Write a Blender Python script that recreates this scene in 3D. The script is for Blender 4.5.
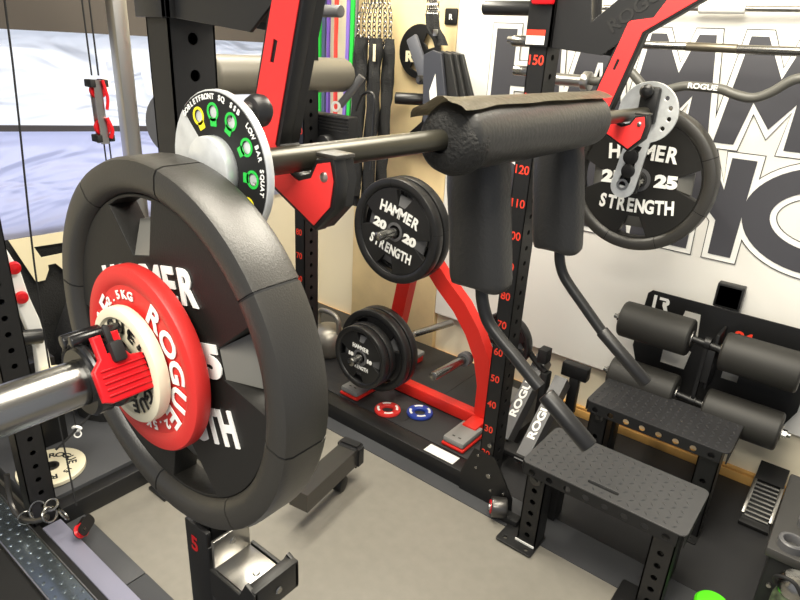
import bpy, bmesh, math, random
from mathutils import Matrix, Vector, noise
random.seed(7)
PI = math.pi
for o in list(bpy.data.objects):
    bpy.data.objects.remove(o)
SC = bpy.context.scene
COL = SC.collection

# ------------------------------------------------------------ camera, world, lights
yaw, pit, rol = math.radians(37.437), math.radians(22.310), math.radians(3.251)
fwd = Vector((-math.sin(yaw)*math.cos(pit), math.cos(yaw)*math.cos(pit), -math.sin(pit)))
rgt = Vector((math.cos(yaw), math.sin(yaw), 0)); upv = rgt.cross(fwd)
r2 = rgt*math.cos(rol)+upv*math.sin(rol); u2 = -rgt*math.sin(rol)+upv*math.cos(rol)
cd = bpy.data.cameras.new('camera'); cam = bpy.data.objects.new('camera', cd); COL.objects.link(cam)
cam.matrix_world = Matrix(((r2.x, u2.x, -fwd.x, 0), (r2.y, u2.y, -fwd.y, 0), (r2.z, u2.z, -fwd.z, 1.515), (0, 0, 0, 1)))
cd.sensor_width = 36; cd.lens = 36*615.84/800; cd.clip_start = .02
SC.camera = cam

W = bpy.data.worlds.new('world'); SC.world = W; W.use_nodes = True
W.node_tree.nodes['Background'].inputs[0].default_value = (.93, .95, 1, 1)
W.node_tree.nodes['Background'].inputs[1].default_value = .4

def area(name, loc, size, power, color, aim):
    l = bpy.data.lights.new(name, 'AREA'); l.shape = 'RECTANGLE'; l.size, l.size_y = size
    l.energy = power; l.color = color
    o = bpy.data.objects.new(name, l); COL.objects.link(o); o.location = loc
    o.rotation_euler = (Vector(aim)-Vector(loc)).to_track_quat('-Z', 'Y').to_euler()
    return o
area('ceiling_or_fill_light', (-.45, 1.15, 2.33), (.7, 1.4), 62, (1, .93, .78), (-.45, 1.15, 0))
area('ceiling_or_fill_light', (-.1, -.45, 2.33), (1.2, .4), 44, (1, .95, .84), (-.1, -.45, 0))  # added fill from the camera side, brightens faces turned this way
area('ceiling_or_fill_light', (-1.8, 1.5, 2.33), (.3, 1.2), 46, (1, .94, .80), (-1.8, 1.5, 0))
area('window_daylight', (-3.05, 1.5, 1.1), (2.6, 1.3), 12, (.80, .87, 1), (-1.5, 1.5, 1.0))
SC.view_settings.view_transform = 'Standard'; SC.view_settings.look = 'None'
SC.view_settings.exposure = .33; SC.view_settings.gamma = 1; SC.view_settings.use_curve_mapping = False

# ------------------------------------------------------------ materials
MATS = {}
def lin(c):
    return tuple((x/255/12.92 if x/255 <= .04045 else ((x/255+.055)/1.055)**2.4) for x in c)
def mat(name, rgb, rough=.5, metal=0, bump=0, scale=60, var=0, vscale=6, coat=0, spec=.5, trans=0):
    if name in MATS: return MATS[name]
    m = bpy.data.materials.new(name); m.use_nodes = True; MATS[name] = m
    nt = m.node_tree; b = nt.nodes['Principled BSDF']; c = lin(rgb)
    b.inputs['Base Color'].default_value = (*c, 1); b.inputs['Roughness'].default_value = rough
    b.inputs['Metallic'].default_value = metal; b.inputs['Coat Weight'].default_value = coat
    b.inputs['Specular IOR Level'].default_value = spec
    tc = nt.nodes.new('ShaderNodeTexCoord')
    if var:
        n = nt.nodes.new('ShaderNodeTexNoise'); n.inputs['Scale'].default_value = vscale; n.inputs['Detail'].default_value = 5
        nt.links.new(tc.outputs['Object'], n.inputs['Vector'])
        r = nt.nodes.new('ShaderNodeMapRange'); r.inputs[1].default_value = .3; r.inputs[2].default_value = .7
        r.inputs[3].default_value = 1-var; r.inputs[4].default_value = 1+var
        nt.links.new(n.outputs['Fac'], r.inputs[0])
        mx = nt.nodes.new('ShaderNodeVectorMath'); mx.operation = 'SCALE'; mx.inputs[0].default_value = c
        nt.links.new(r.outputs[0], mx.inputs['Scale']); nt.links.new(mx.outputs[0], b.inputs['Base Color'])
    if bump:
        n = nt.nodes.new('ShaderNodeTexNoise'); n.inputs['Scale'].default_value = scale; n.inputs['Detail'].default_value = 4
        nt.links.new(tc.outputs['Object'], n.inputs['Vector'])
        p = nt.nodes.new('ShaderNodeBump'); p.inputs['Strength'].default_value = bump; p.inputs['Distance'].default_value = .01
        nt.links.new(n.outputs['Fac'], p.inputs['Height']); nt.links.new(p.outputs[0], b.inputs['Normal'])
    return m
BLK = mat('black_powder_coat', (20, 20, 21), .42, bump=.05, scale=900)
BLK2 = mat('satin_black_steel', (29, 29, 30), .38)
DARK = mat('matte_black', (14, 14, 15), .7)
RUB = mat('urethane_black', (37, 35, 31), .42, bump=.08, scale=500, spec=.8)
RUBF = mat('urethane_black_small', (24, 24, 25), .4)
FOAM = mat('black_foam', (40, 39, 36), .55, bump=.1, scale=500)
LEA = mat('black_vinyl_leather', (40, 40, 40), .42, bump=.12, scale=120)
LEAT = mat('lamp_sheen_leather', (96, 90, 76), .36, bump=.2, scale=60)  # paler olive base carries the ceiling lamp's sheen on the flap
RED = mat('red_powder_coat', (222, 44, 34), .38)
REDU = mat('red_urethane_cover', (226, 50, 50), .42)
REDP = mat('red_plastic', (200, 16, 26), .35)
REDR = mat('red_rubber', (204, 44, 40), .5, bump=.05, scale=400)
WHR = mat('white_rubber', (226, 218, 192), .45)
CREAM = mat('cream_vinyl', (238, 226, 190), .5)
WHI = mat('white_paint', (240, 240, 236), .5)
CHR = mat('chrome', (150, 149, 146), .26, 1)
BRU = mat('brushed_steel', (178, 176, 172), .3, 1, bump=.05, scale=200)
BLUS = mat('zinc_plated_steel', (226, 229, 230), .36, .5, var=.12, vscale=40)
GUN = mat('gunmetal_tube', (92, 90, 88), .3, .8)
GRY = mat('grey_powder_coat', (86, 86, 88), .4)
LGRY = mat('grey_rubber_shoe', (135, 134, 132), .5)
GRN = mat('green_sticker', (40, 190, 70), .5)
YEL = mat('yellow_sticker', (240, 225, 40), .5)
ORR = mat('orange_red_print', (235, 62, 40), .5)
PLY = mat('plywood', (238, 214, 164), .55, var=.12, vscale=5)
WOOD = mat('pine_strip', (222, 172, 98), .5, var=.15, vscale=9)
MATG = mat('rubber_tile', (66, 67, 70), .55, bump=.05, scale=400, var=.08)
MATD = mat('dark_rubber_tile', (38, 38, 40), .5, bump=.08, scale=400, var=.1)
VIN = mat('beige_vinyl_sheet', (130, 126, 117), .42, var=.05, vscale=25, bump=.02, scale=60)
WALL = mat('cream_wallpaper', (236, 226, 200), .7, bump=.05, scale=300)
CEIL = mat('white_ceiling', (235, 233, 228), .8)
BANN = mat('white_banner_vinyl', (232, 230, 224), .5, bump=.2, scale=3)
INK = mat('banner_ink_grey', (66, 66, 72), .5, bump=.2, scale=3)
INKL = mat('banner_ink_line', (40, 40, 42), .5)
FAB = mat('black_fabric', (30, 30, 30), .8, bump=.5, scale=160)
FABG = mat('grey_valance_fabric', (74, 68, 63), .8)
CAM = mat('camouflage_print', (70, 80, 60), .6, var=.7, vscale=60)
LIME = mat('lime_plastic', (90, 230, 30), .4)
BLU = mat('blue_rubber', (34, 60, 150), .5)

def sheer(name, rgb):
    m = bpy.data.materials.new(name); m.use_nodes = True; nt = m.node_tree; nt.nodes.clear()
    o = nt.nodes.new('ShaderNodeOutputMaterial'); t = nt.nodes.new('ShaderNodeBsdfTranslucent'); d = nt.nodes.new('ShaderNodeBsdfDiffuse')
    x = nt.nodes.new('ShaderNodeMixShader'); x.inputs[0].default_value = .35
    t.inputs[0].default_value = (*lin(rgb), 1); d.inputs[0].default_value = (*lin(rgb), 1)
    nt.links.new(t.outputs[0], x.inputs[1]); nt.links.new(d.outputs[0], x.inputs[2]); nt.links.new(x.outputs[0], o.inputs[0])
    tc = nt.nodes.new('ShaderNodeTexCoord'); n = nt.nodes.new('ShaderNodeTexNoise'); n.inputs['Scale'].default_value = 2.2
    n.inputs['Distortion'].default_value = 1.2
    mp = nt.nodes.new('ShaderNodeMapping'); mp.inputs['Scale'].default_value = (1, .8, 3); mp.inputs['Rotation'].default_value = (.5, 0, 0)
    nt.links.new(tc.outputs['Object'], mp.inputs[0]); nt.links.new(mp.outputs[0], n.inputs['Vector'])
    p = nt.nodes.new('ShaderNodeBump'); p.inputs['Strength'].default_value = .9; p.inputs['Distance'].default_value = .12
    nt.links.new(n.outputs['Fac'], p.inputs['Height']); nt.links.new(p.outputs[0], t.inputs['Normal']); nt.links.new(p.outputs[0], d.inputs['Normal'])
    return m
SHEER = sheer('sheer_blind', (226, 228, 234)); SHEER2 = sheer('lavender_blind', (196, 198, 226))

# ------------------------------------------------------------ mesh helpers
def box(bm, x0, x1, y0, y1, z0, z1, bev=0, M=None, seg=2):
    t = bmesh.new(); bmesh.ops.create_cube(t, size=1)
    for v in t.verts:
        v.co = Vector(((x0+x1)/2+v.co.x*(x1-x0), (y0+y1)/2+v.co.y*(y1-y0), (z0+z1)/2+v.co.z*(z1-z0)))
    if bev: bmesh.ops.bevel(t, geom=t.edges[:], offset=bev, segments=seg, affect='EDGES', profile=.5)
    merge(bm, t, M); return bm
def merge(bm, t, M=None):
    if M is not None: t.transform(M)
    me = bpy.data.meshes.new('tmp'); t.to_mesh(me); t.free(); bm.from_mesh(me); bpy.data.meshes.remove(me)
def basis(d):
    d = Vector(d).normalized(); a = Vector((0, 0, 1)) if abs(d.z) < .9 else Vector((1, 0, 0))
    x = a.cross(d).normalized(); y = d.cross(x); return x, y, d
def lathe(bm, prof, o, d, n=40, caps=True):
    """prof: (radius, distance along d)"""
    x, y, d = basis(d); o = Vector(o); rings = []
    for r, a in prof:
        rings.append([bm.verts.new(o+d*a+x*(r*math.cos(t*2*PI/n))+y*(r*math.sin(t*2*PI/n))) for t in range(n)])
    for A, B in zip(rings, rings[1:]):
        for i in range(n): bm.faces.new((A[i], A[(i+1) % n], B[(i+1) % n], B[i]))
    if caps:
        if prof[0][0] > 1e-5: bm.faces.new(rings[0][::-1])
        if prof[-1][0] > 1e-5: bm.faces.new(rings[-1])
    return bm
def loop_lathe(bm, prof, o, d, n=64):
    lathe(bm, list(prof)+[prof[0]], o, d, n, False); return bm
def cyl(bm, p0, p1, r, n=24, bev=0):
    p0, p1 = Vector(p0), Vector(p1); L = (p1-p0).length; b = bev
    prof = [(r, 0), (r, L)] if not b else [(r-b, 0), (r-b*.3, b*.3), (r, b), (r, L-b), (r-b*.3, L-b*.3), (r-b, L)]
    return lathe(bm, prof, p0, p1-p0, n)
def smooth_path(pts, k=6):
    P = [Vector(p) for p in pts]; out = []
    for i in range(len(P)-1):
        a = P[max(i-1, 0)]; b = P[i]; c = P[i+1]; d = P[min(i+2, len(P)-1)]
        for j in range(k):
            t = j/k
            out.append(.5*((2*b)+(c-a)*t+(2*a-5*b+4*c-d)*t*t+(3*b-a-3*c+d)*t**3))
    out.append(P[-1]); return out
def tube(bm, pts, r, n=12, k=6, closed=False, sm=True):
    """r: radius or function of t"""
    P = smooth_path(pts, k) if sm else [Vector(p) for p in pts]
    N = len(P); prev = None; rings = []
    for i, p in enumerate(P):
        if closed: d = P[(i+1) % N]-P[i-1]
        else: d = P[min(i+1, N-1)]-P[max(i-1, 0)]
        d.normalize()
        if prev is None: x, y, _ = basis(d)
        else:
            x = prev-d*prev.dot(d); x.normalize(); y = d.cross(x)
        prev = x; rr = r(i/(N-1)) if callable(r) else r
        rings.append([bm.verts.new(p+x*(rr*math.cos(t*2*PI/n))+y*(rr*math.sin(t*2*PI/n))) for t in range(n)])
    pr = list(zip(rings, rings[1:]))+([(rings[-1], rings[0])] if closed else [])
    for A, B in pr:
        for i in range(n): bm.faces.new((A[i], A[(i+1) % n], B[(i+1) % n], B[i]))
    if not closed: bm.faces.new(rings[0][::-1]); bm.faces.new(rings[-1])
    return bm
def rect_sweep(bm, pts, w, h, up=(0, 1, 0)):
    """sweep a w x h rectangle along pts; w measured along `up`"""
    P = [Vector(p) for p in pts]; N = len(P); U = Vector(up); rings = []
    for i, p in enumerate(P):
        d = (P[min(i+1, N-1)]-P[max(i-1, 0)]).normalized(); s = U.cross(d).normalized()
        k = 1
        if 0 < i < N-1:
            a = (P[i]-P[i-1]).normalized(); k = 1/max(.5, a.dot(d))
        rings.append([bm.verts.new(p+U*(a_*w/2)+s*(b_*h/2*k)) for a_, b_ in ((-1, -1), (1, -1), (1, 1), (-1, 1))])
    for A, B in zip(rings, rings[1:]):
        for i in range(4): bm.faces.new((A[i], A[(i+1) % 4], B[(i+1) % 4], B[i]))
    bm.faces.new(rings[0][::-1]); bm.faces.new(rings[-1]); return bm
def frame(kind, o=(0, 0, 0), rot=0, s=1):
    """2D shapes are drawn in XY, front is +Z"""
    ax = {'-y': ((1, 0, 0), (0, 0, 1), (0, -1, 0)), '+x': ((0, 1, 0), (0, 0, 1), (1, 0, 0)), '+z': ((1, 0, 0), (0, 1, 0), (0, 0, 1)),
          '+y': ((-1, 0, 0), (0, 0, 1), (0, 1, 0))}[kind]
    R = Matrix([[ax[j][i] for j in range(3)] for i in range(3)]).to_4x4()
    return Matrix.Translation(o) @ R @ Matrix.Rotation(rot, 4, 'Z') @ Matrix.Scale(s, 4)
def shape(loops, ext, bev=0, off=0, bres=1):
    c = bpy.data.curves.new('tmp', 'CURVE'); c.dimensions = '2D'; c.fill_mode = 'BOTH'
    c.extrude = max(ext/2-bev, 0); c.bevel_depth = bev; c.bevel_resolution = bres; c.offset = off-bev if bev else off
    for L in loops:
        s = c.splines.new('POLY'); s.points.add(len(L)-1)
        for i, p in enumerate(L): s.points[i].co = (p[0], p[1], 0, 1)
        s.use_cyclic_u = True
    o = bpy.data.objects.new('tmp', c); me = bpy.data.meshes.new_from_object(o)
    b = bmesh.new(); b.from_mesh(me); bpy.data.objects.remove(o); bpy.data.curves.remove(c); bpy.data.meshes.remove(me)
    bmesh.ops.translate(b, verts=b.verts, vec=(0, 0, ext/2)); return b
def text(s, size, ext=.001, bold=0, sx=1, shear=0, res=4, sp=1):
    c = bpy.data.curves.new('tmp', 'FONT'); c.body = s; c.size = size; c.extrude = ext/2; c.offset = bold
    c.align_x = 'CENTER'; c.align_y = 'CENTER'; c.resolution_u = res; c.shear = shear; c.space_character = sp
    o = bpy.data.objects.new('tmp', c); me = bpy.data.meshes.new_from_object(o)
    b = bmesh.new(); b.from_mesh(me); bpy.data.objects.remove(o); bpy.data.curves.remove(c); bpy.data.meshes.remove(me)
    b.transform(Matrix.Diagonal((sx, 1, 1, 1))); bmesh.ops.translate(b, verts=b.verts, vec=(0, 0, ext/2)); return b
def circ(r, cx=0, cy=0, n=24, a0=0, a1=2*PI):
    m = n if a1-a0 >= 2*PI-1e-6 else n+1
    return [(cx+r*math.cos(a0+(a1-a0)*i/n), cy+r*math.sin(a0+(a1-a0)*i/n)) for i in range(m)]
def sector(r0, r1, a0, a1, n=12):
    return circ(r1, n=n, a0=a0, a1=a1)+circ(r0, n=n, a0=a0, a1=a1)[::-1]
def rrect(x0, x1, y0, y1, r, n=4):
    out = []
    for cx, cy, a in ((x1-r, y1-r, 0), (x0+r, y1-r, PI/2), (x0+r, y0+r, PI), (x1-r, y0+r, 1.5*PI)):
        out += [(cx+r*math.cos(a+PI/2*i/n), cy+r*math.sin(a+PI/2*i/n)) for i in range(n+1)]
    return out
def B(): return bmesh.new()

# ------------------------------------------------------------ object helpers
def props(o, label, cat, group=None):
    o['label'] = label; o['category'] = cat
    if group: o['group'] = group
    return o
def thing(name, label, cat, loc=(0, 0, 0), group=None):
    o = bpy.data.objects.new(name, None); o.empty_display_size = .05; COL.objects.link(o); o.location = loc
    return props(o, label, cat, group)
def obj(name, bm, m, parent=None, label=None, angle=35, recalc=True):
    root = parent
    while root is not None and root.parent is not None: root = root.parent
    if root is not None and root.type == 'EMPTY': bmesh.ops.translate(bm, verts=bm.verts, vec=-root.location)
    if recalc: bmesh.ops.recalc_face_normals(bm, faces=bm.faces)
    me = bpy.data.meshes.new(name); bm.to_mesh(me); bm.free(); me.materials.append(m)
    me.polygons.foreach_set('use_smooth', [True]*len(me.polygons)); me.set_sharp_from_angle(angle=math.radians(angle))
    o = bpy.data.objects.new(name, me); COL.objects.link(o)
    if parent: o.parent = parent
    if label: o['label'] = label
    return o
def single(name, bm, m, label, cat, group=None, **k):
    return props(obj(name, bm, m, **k), label, cat, group)
def struct(name, bm, m):
    o = obj(name, bm, m); o['kind'] = 'structure'; return o
def copy_thing(root, loc, label, group=None, **kw):
    def cp(o, p):
        c = o.copy(); COL.objects.link(c); c.parent = p
        for ch in [h for h in bpy.data.objects if h.parent == o and h is not c]: cp(ch, c)
        return c
    r = cp(root, None); r.location = loc; r['label'] = label
    if group: r['group'] = group
    return r

# ============================================================ THE SETTING
struct('floor', box(B(), -2.9, 1.6, -1.2, 2.6, -.05, 0), VIN)
struct('ceiling', box(B(), -2.9, 1.6, -1.2, 2.6, 2.42, 2.5), CEIL)
struct('wall_back', box(B(), -2.9, 1.6, 2.45, 2.55, 0, 2.42), WALL)
b = B()
box(b, -2.74, -2.64, -1.2, 2.45, 0, .72); box(b, -2.74, -2.64, -1.2, 2.45, 1.72, 2.42)
box(b, -2.74, -2.64, 2.32, 2.45, .72, 1.72); box(b, -2.74, -2.64, -1.2, .2, .72, 1.72)
struct('wall_left', b, WALL)
b = B(); box(b, -2.74, -2.64, .2, .24, .72, 1.72); box(b, -2.74, -2.64, 2.28, 2.32, .72, 1.72)
box(b, -2.74, -2.64, .24, 2.28, .72, .76); box(b, -2.74, -2.64, .24, 2.28, 1.68, 1.72)
struct('window_1', b, mat('window_frame_paint', (120, 116, 112), .5))
b = B(); box(b, -2.60, 1.6, 2.425, 2.45, 0, .038, .002); box(b, -2.60, 1.6, 2.432, 2.45, .041, .05, .001)
struct('baseboard_back', b, WOOD)

# ceiling lamps out of frame; the one above the photographer is added fill
for i, (x, y, sx, sy, w) in enumerate(((-.45, 1.15, .7, 1.4, 'above the loaded bar'), (-.1, -.45, 1.2, .4, 'added as fill above the photographer'), (-1.8, 1.5, .3, 1.2, 'above the red plate tree'))):
    t = thing('ceiling_or_fill_lamp', 'flat white ceiling lamp '+w, 'ceiling lamp', (x, y, 2.42))
    obj('housing', box(B(), x-sx/2-.03, x+sx/2+.03, y-sy/2-.03, y+sy/2+.03, 2.35, 2.42, .004), WHI, t)

# window coverings
def sheet_x(x, y0, z0a, y1, z0b, z1a, z1b, amp, th=.003, ny=40, nz=14):
    bm = B(); G = []
    for i in range(ny+1):
        u = i/ny; y = y0+(y1-y0)*u; lo = z0a+(z0b-z0a)*u; hi = z1a+(z1b-z1a)*u
        G.append([bm.verts.new((x+amp*noise.noise((y*3, (lo+(hi-lo)*j/nz)*5, 3)), y, lo+(hi-lo)*j/nz)) for j in range(nz+1)])
    for i in range(ny):
        for j in range(nz): bm.faces.new((G[i][j], G[i+1][j], G[i+1][j+1], G[i][j+1]))
    return bm
single('sheer_blind', sheet_x(-2.63, .2, 1.21, 2.3, 1.085, 1.6, 1.6, .02), SHEER, 'pale translucent blind over the upper window, lit by daylight', 'window blind', angle=180, recalc=False)
single('lower_blind', sheet_x(-2.625, .2, .72, 2.3, .72, 1.20, 1.07, .012), SHEER2, 'lavender translucent blind over the lower window', 'window blind', angle=180, recalc=False)
b = B(); rect_sweep(b, [(-2.60, .2, 1.205), (-2.60, 2.3, 1.075)], .02, .022, (1, 0, 0))
single('blind_rail', b, mat('dark_rail', (62, 60, 66), .5), 'dark thin rail across the window between the two blinds', 'blind rail')
b = sheet_x(-2.58, .2, 1.50, 2.3, 1.50, 1.95, 1.95, .015)
single('window_valance', b, FABG, 'grey brown fabric valance across the top of the window', 'valance', angle=180, recalc=False)
# white outdoor lettering read through the blind
t = thing('window_lettering', 'cut white letters on the pale window blind', 'lettering', (-2.606, 1.45, 1.3))
for (pts) in ([(1.32, 1.43), (1.375, 1.43), (1.365, 1.40), (1.345, 1.395), (1.36, 1.30), (1.40, 1.305), (1.40, 1.275), (1.325, 1.27)],
              [(1.49, 1.40), (1.525, 1.40), (1.545, 1.30), (1.60, 1.30), (1.60, 1.265), (1.52, 1.265)]):
    b = B(); merge(b, shape([pts], .002), frame('+x', (-2.606, 0, 0))); obj('letter', b, mat('bright_white_film', (250, 250, 250), .4), t)
# black banner with cream logo on the left wall
t = thing('black_logo_banner', 'black cloth banner with cream letter R hanging under the window', 'banner', (-2.6, 1.0, .0))
b = sheet_x(-2.59, .3, .10, 1.75, .10, .76, .72, .015); obj('cloth', b, FAB, t, angle=180, recalc=False)
b = B()
R_out = [(.86, .75), (1.10, .745), (1.135, .72), (1.14, .66), (1.11, .625), (1.08, .62), (1.13, .535), (1.08, .535), (1.015, .62), (.985, .62), (.985, .60), (.965, .56), (.93, .56)]
R_in = [(.945, .705), (1.06, .70), (1.075, .685), (1.07, .665), (1.05, .657), (.965, .657)]
merge(b, shape([R_out, R_in], .003), frame('+x', (-2.568, 0, 0)))
obj('printed_letter', b, CREAM, t)

# rubber floor covering
single('rubber_floor_mat', box(B(), -1.78, 1.2, 1.585, 1.735, 0, .004), MATG, 'grey rubber mat strip in front of the rack platform', 'floor mat')
b = box(B(), -.92, 1.2, 1.737, 2.42, 0, .004)
single('rubber_floor_mat', b, MATD, 'dark rubber mat under the two diamond plate steps', 'floor mat')
b = B()
for x0, x1 in ((-1.84, -1.42), (-1.415, -.7), (-.695, .4)): box(b, x0, x1, .593, .668, 0, .008, .001)
single('rubber_edge_tiles', b, MATG, 'dark grey rubber edge tiles beside the metal machine base', 'floor mat')
single('lavender_base_strip', box(B(), -1.78, .3, .532, .590, 0, .05, .003), mat('lavender_grey_steel', (150, 150, 170), .4, .3), 'pale lavender grey steel strip running beside the metal tread', 'machine base')
# machine base with tread
t = thing('machine_base_rail', 'dark steel machine base with bright studded tread plate at left edge', 'machine base', (-1.5, .46, 0))
b = B(); box(b, -2.3, .2, .30, .535, 0, .045, .003); obj('base_frame', b, DARK, t)
TREAD = mat('oily_tread_steel', (118, 128, 134), .25, .85, var=.15, vscale=12)
b = box(B(), -2.25, .1, .425, .505, .046, .055, .001)
for i in range(60):
    for j in range(3):
        x = -2.2+i*.036; y = .437+j*.027+(.008 if i % 2 else 0)
        if .43 < y < .5: lathe(b, [(.008, -.001), (.006, .001), (.0, .0016)], (x, y, .055), (0, 0, 1), 8)
obj('tread_plate', b, TREAD, t)
b = B(); box(b, -2.25, .1, .506, .509, .03, .058); box(b, -2.25, .1, .420, .424, .03, .058)
obj('edge_strip', b, BRU, t)
single('dark_floor_panel', box(B(), -2.3, .2, -.3, .298, 0, .04, .003), mat('smoked_panel', (70, 70, 74), .35), 'smooth dark panel at the lower left corner of the photo', 'floor panel')

# platform behind the rack
t = thing('storage_platform', 'low black deck behind and left of the rack, topped with dark rubber', 'platform', (-1.8, 2.0, 0))
b = box(B(), -2.58, -.905, 1.735, 2.42, 0, .066, .002); obj('deck', b, MATD, t)
b = box(B(), -2.58, -1.872, .56, 1.73, 0, .066, .002); obj('side_deck', b, MATG, t)
for y in (2.0, 2.21): pass
b = B(); box(b, -1.3, -1.298, 1.78, 2.4, .0665, .0675); obj('seam', b, DARK, t)

# banner on back wall --------------------------------------------------
def sheet_y(y, x0, x1, z0l, z0r, z1, amp):
    bm = B(); G = []
    for i in range(61):
        u = i/60; x = x0+(x1-x0)*u; lo = z0l+(z0r-z0l)*u
        G.append([bm.verts.new((x, y-.004+amp*noise.noise((x*2.3, 7, (lo+(z1-lo)*j/30)*2.3)), lo+(z1-lo)*j/30)) for j in range(31)])
    for i in range(60):
        for j in range(30): bm.faces.new((G[i][j], G[i+1][j], G[i+1][j+1], G[i][j+1]))
    return bm
t = thing('strength_brand_banner', 'large white wall banner lettered HAMMER STRENGTH in dark grey', 'banner', (-.6, 2.41, .3))
obj('banner_sheet', sheet_y(2.418, -1.62, 1.4, .265, .30, 1.72, .006), BANN, t, angle=180)
def poly_letters():
    L = []
    a, c = 1.265, 1.607           # first row
    L.append([[(-1.42, a), (-1.42, c), (-1.325, c), (-1.325, 1.47), (-1.22, 1.47), (-1.22, c), (-1.13, c), (-1.10, a), (-1.20, a), (-1.20, 1.39), (-1.33, 1.39), (-1.33, a)]])
    L.append([[(-1.10, a), (-1.03, c), (-.90, c), (-.84, a), (-.92, a), (-.935, 1.345), (-1.0, 1.345), (-1.015, a)], [(-.985, 1.42), (-.97, 1.50), (-.95, 1.50), (-.94, 1.42)]])
    for x in (-.79, -.47, ):
        L.append([[(x-.04, a), (x+.0, c), (x+.052, c), (x+.118, 1.482), (x+.16, c), (x+.215, c), (x+.262, a), (x+.178, a), (x+.18, 1.41), (x+.118, 1.325), (x+.055, 1.405), (x+.026, a)]])
    x = -.15
    L.append([[(x, a), (x+.02, c), (x+.25, c), (x+.25, 1.53), (x+.12, 1.53), (x+.12, 1.47), (x+.22, 1.47), (x+.22, 1.40), (x+.12, 1.40), (x+.12, 1.34), (x+.27, 1.34), (x+.27, a)]])
    x = .16
    L.append([[(x, a), (x, c), (x+.2, c), (x+.25, 1.56), (x+.25, 1.46), (x+.2, 1.42), (x+.28, a), (x+.18, a), (x+.1, 1.39), (x+.1, a)], [(x+.1, 1.53), (x+.16, 1.53), (x+.16, 1.47), (x+.1, 1.47)]])
    a, c = .876, 1.221            # second row
    x = -1.42
    L.append([[(x, a), (x+.18, a), (x+.24, .93), (x+.24, 1.03), (x+.1, 1.10), (x+.1, 1.14), (x+.22, 1.14), (x+.24, c), (x+.06, c), (x, 1.17), (x, 1.06), (x+.14, 1.0), (x+.14, .95), (x, .95)]])
    x = -1.17
    L.append([[(x, 1.13), (x, c), (x+.22, c), (x+.22, 1.13), (x+.155, 1.13), (x+.155, a), (x+.06, a), (x+.06, 1.13)]])
    x = -.94
    L.append([[(x, a), (x, c), (x+.16, c), (x+.2, 1.17), (x+.2, 1.07), (x+.16, 1.04), (x+.2, a), (x+.11, a), (x+.085, 1.02), (x+.085, a)], [(x+.085, 1.15), (x+.12, 1.15), (x+.12, 1.09), (x+.085, 1.09)]])
    x = -.73
    L.append([[(x, a), (x, c), (x+.17, c), (x+.17, 1.14), (x+.09, 1.14), (x+.09, 1.09), (x+.15, 1.09), (x+.15, 1.01), (x+.09, 1.01), (x+.09, .955), (x+.17, .955), (x+.17, a)]])
    # N, with the G running into it
    L.append([[(-.60, a), (-.60, c), (-.50, c), (-.437, 1.11), (-.436, c), (-.357, c), (-.362, a), (-.438, a), (-.44, 1.0), (-.515, 1.07), (-.515, a)]])
    ge = lambda rx, rz, d: (-.115+rx*math.cos(math.radians(d)), 1.054+rz*math.sin(math.radians(d)))
    L.append([[ge(.248, .179, 38+k*7.1) for k in range(42)]+[(.09, 1.065), (-.13, 1.065), (-.13, 1.0), (-.03, 1.0)]+[ge(.162, .100, -50-k*8) for k in range(34)]])
    x = .07
    L.append([[(x, 1.13), (x, c), (x+.24, c), (x+.24, 1.13), (x+.165, 1.13), (x+.165, a), (x+.07, a), (x+.07, 1.13)]])
    x = .34
    L.append([[(x, a), (x, c), (x+.09, c), (x+.09, 1.09), (x+.18, 1.09), (x+.18, c), (x+.27, c), (x+.27, a), (x+.18, a), (x+.18, 1.01), (x+.09, 1.01), (x+.09, a)]])
    return L
def offset_poly(p, d):
    n = len(p); area_ = sum(p[i][0]*p[(i+1) % n][1]-p[(i+1) % n][0]*p[i][1] for i in range(n))/2
    s = 1 if area_ > 0 else -1; out = []
    for i in range(n):
        a = Vector(p[i-1]); q = Vector(p[i]); c = Vector(p[(i+1) % n])
        e1 = (q-a).normalized(); e2 = (c-q).normalized()
        n1 = Vector((e1.y, -e1.x))*s; n2 = Vector((e2.y, -e2.x))*s
        m = (n1+n2); m = m/max(m.length_squared/2, .45); out.append(tuple(q+m*d))
    return out
LT = poly_letters()
for nm, off, y, m in (('letter_outer_line', .0215, 2.4115, INKL), ('letter_white_border', .0185, 2.4105, WHI), ('letter_key_line', .0065, 2.4095, INKL), ('letter_fill', 0, 2.4085, INK)):
    if nm == 'letter_key_line': continue
    b = B()
    for i, loops in enumerate(LT):
        ls = [offset_poly(loops[0], off)]+[offset_poly(h, -min(off, .012)) for h in loops[1:]]
        merge(b, shape(ls, .0004), frame('-y', (0, y-i*.00003, 0)))
    obj(nm, b, m, t)
# plywood board and small wall bits
single('plywood_wall_board', box(B(), -2.20, -1.625, 2.418, 2.45, .055, 2.3, .002), PLY, 'light plywood board screwed to the wall behind the hanging straps', 'wall board')
t = thing('small_black_wall_tag', 'small black square tag with white mark on the plywood', 'tag', (-1.66, 2.41, 1.66))
obj('tag_plate', box(B(), -1.690, -1.625, 2.410, 2.418, 1.615, 1.68, .006), DARK, t)
obj('tag_mark', (lambda b: (merge(b, text('R', .03, .001, .001), frame('-y', (-1.658, 2.4098, 1.645))), b)[1])(B()), WHI, t)

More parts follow.
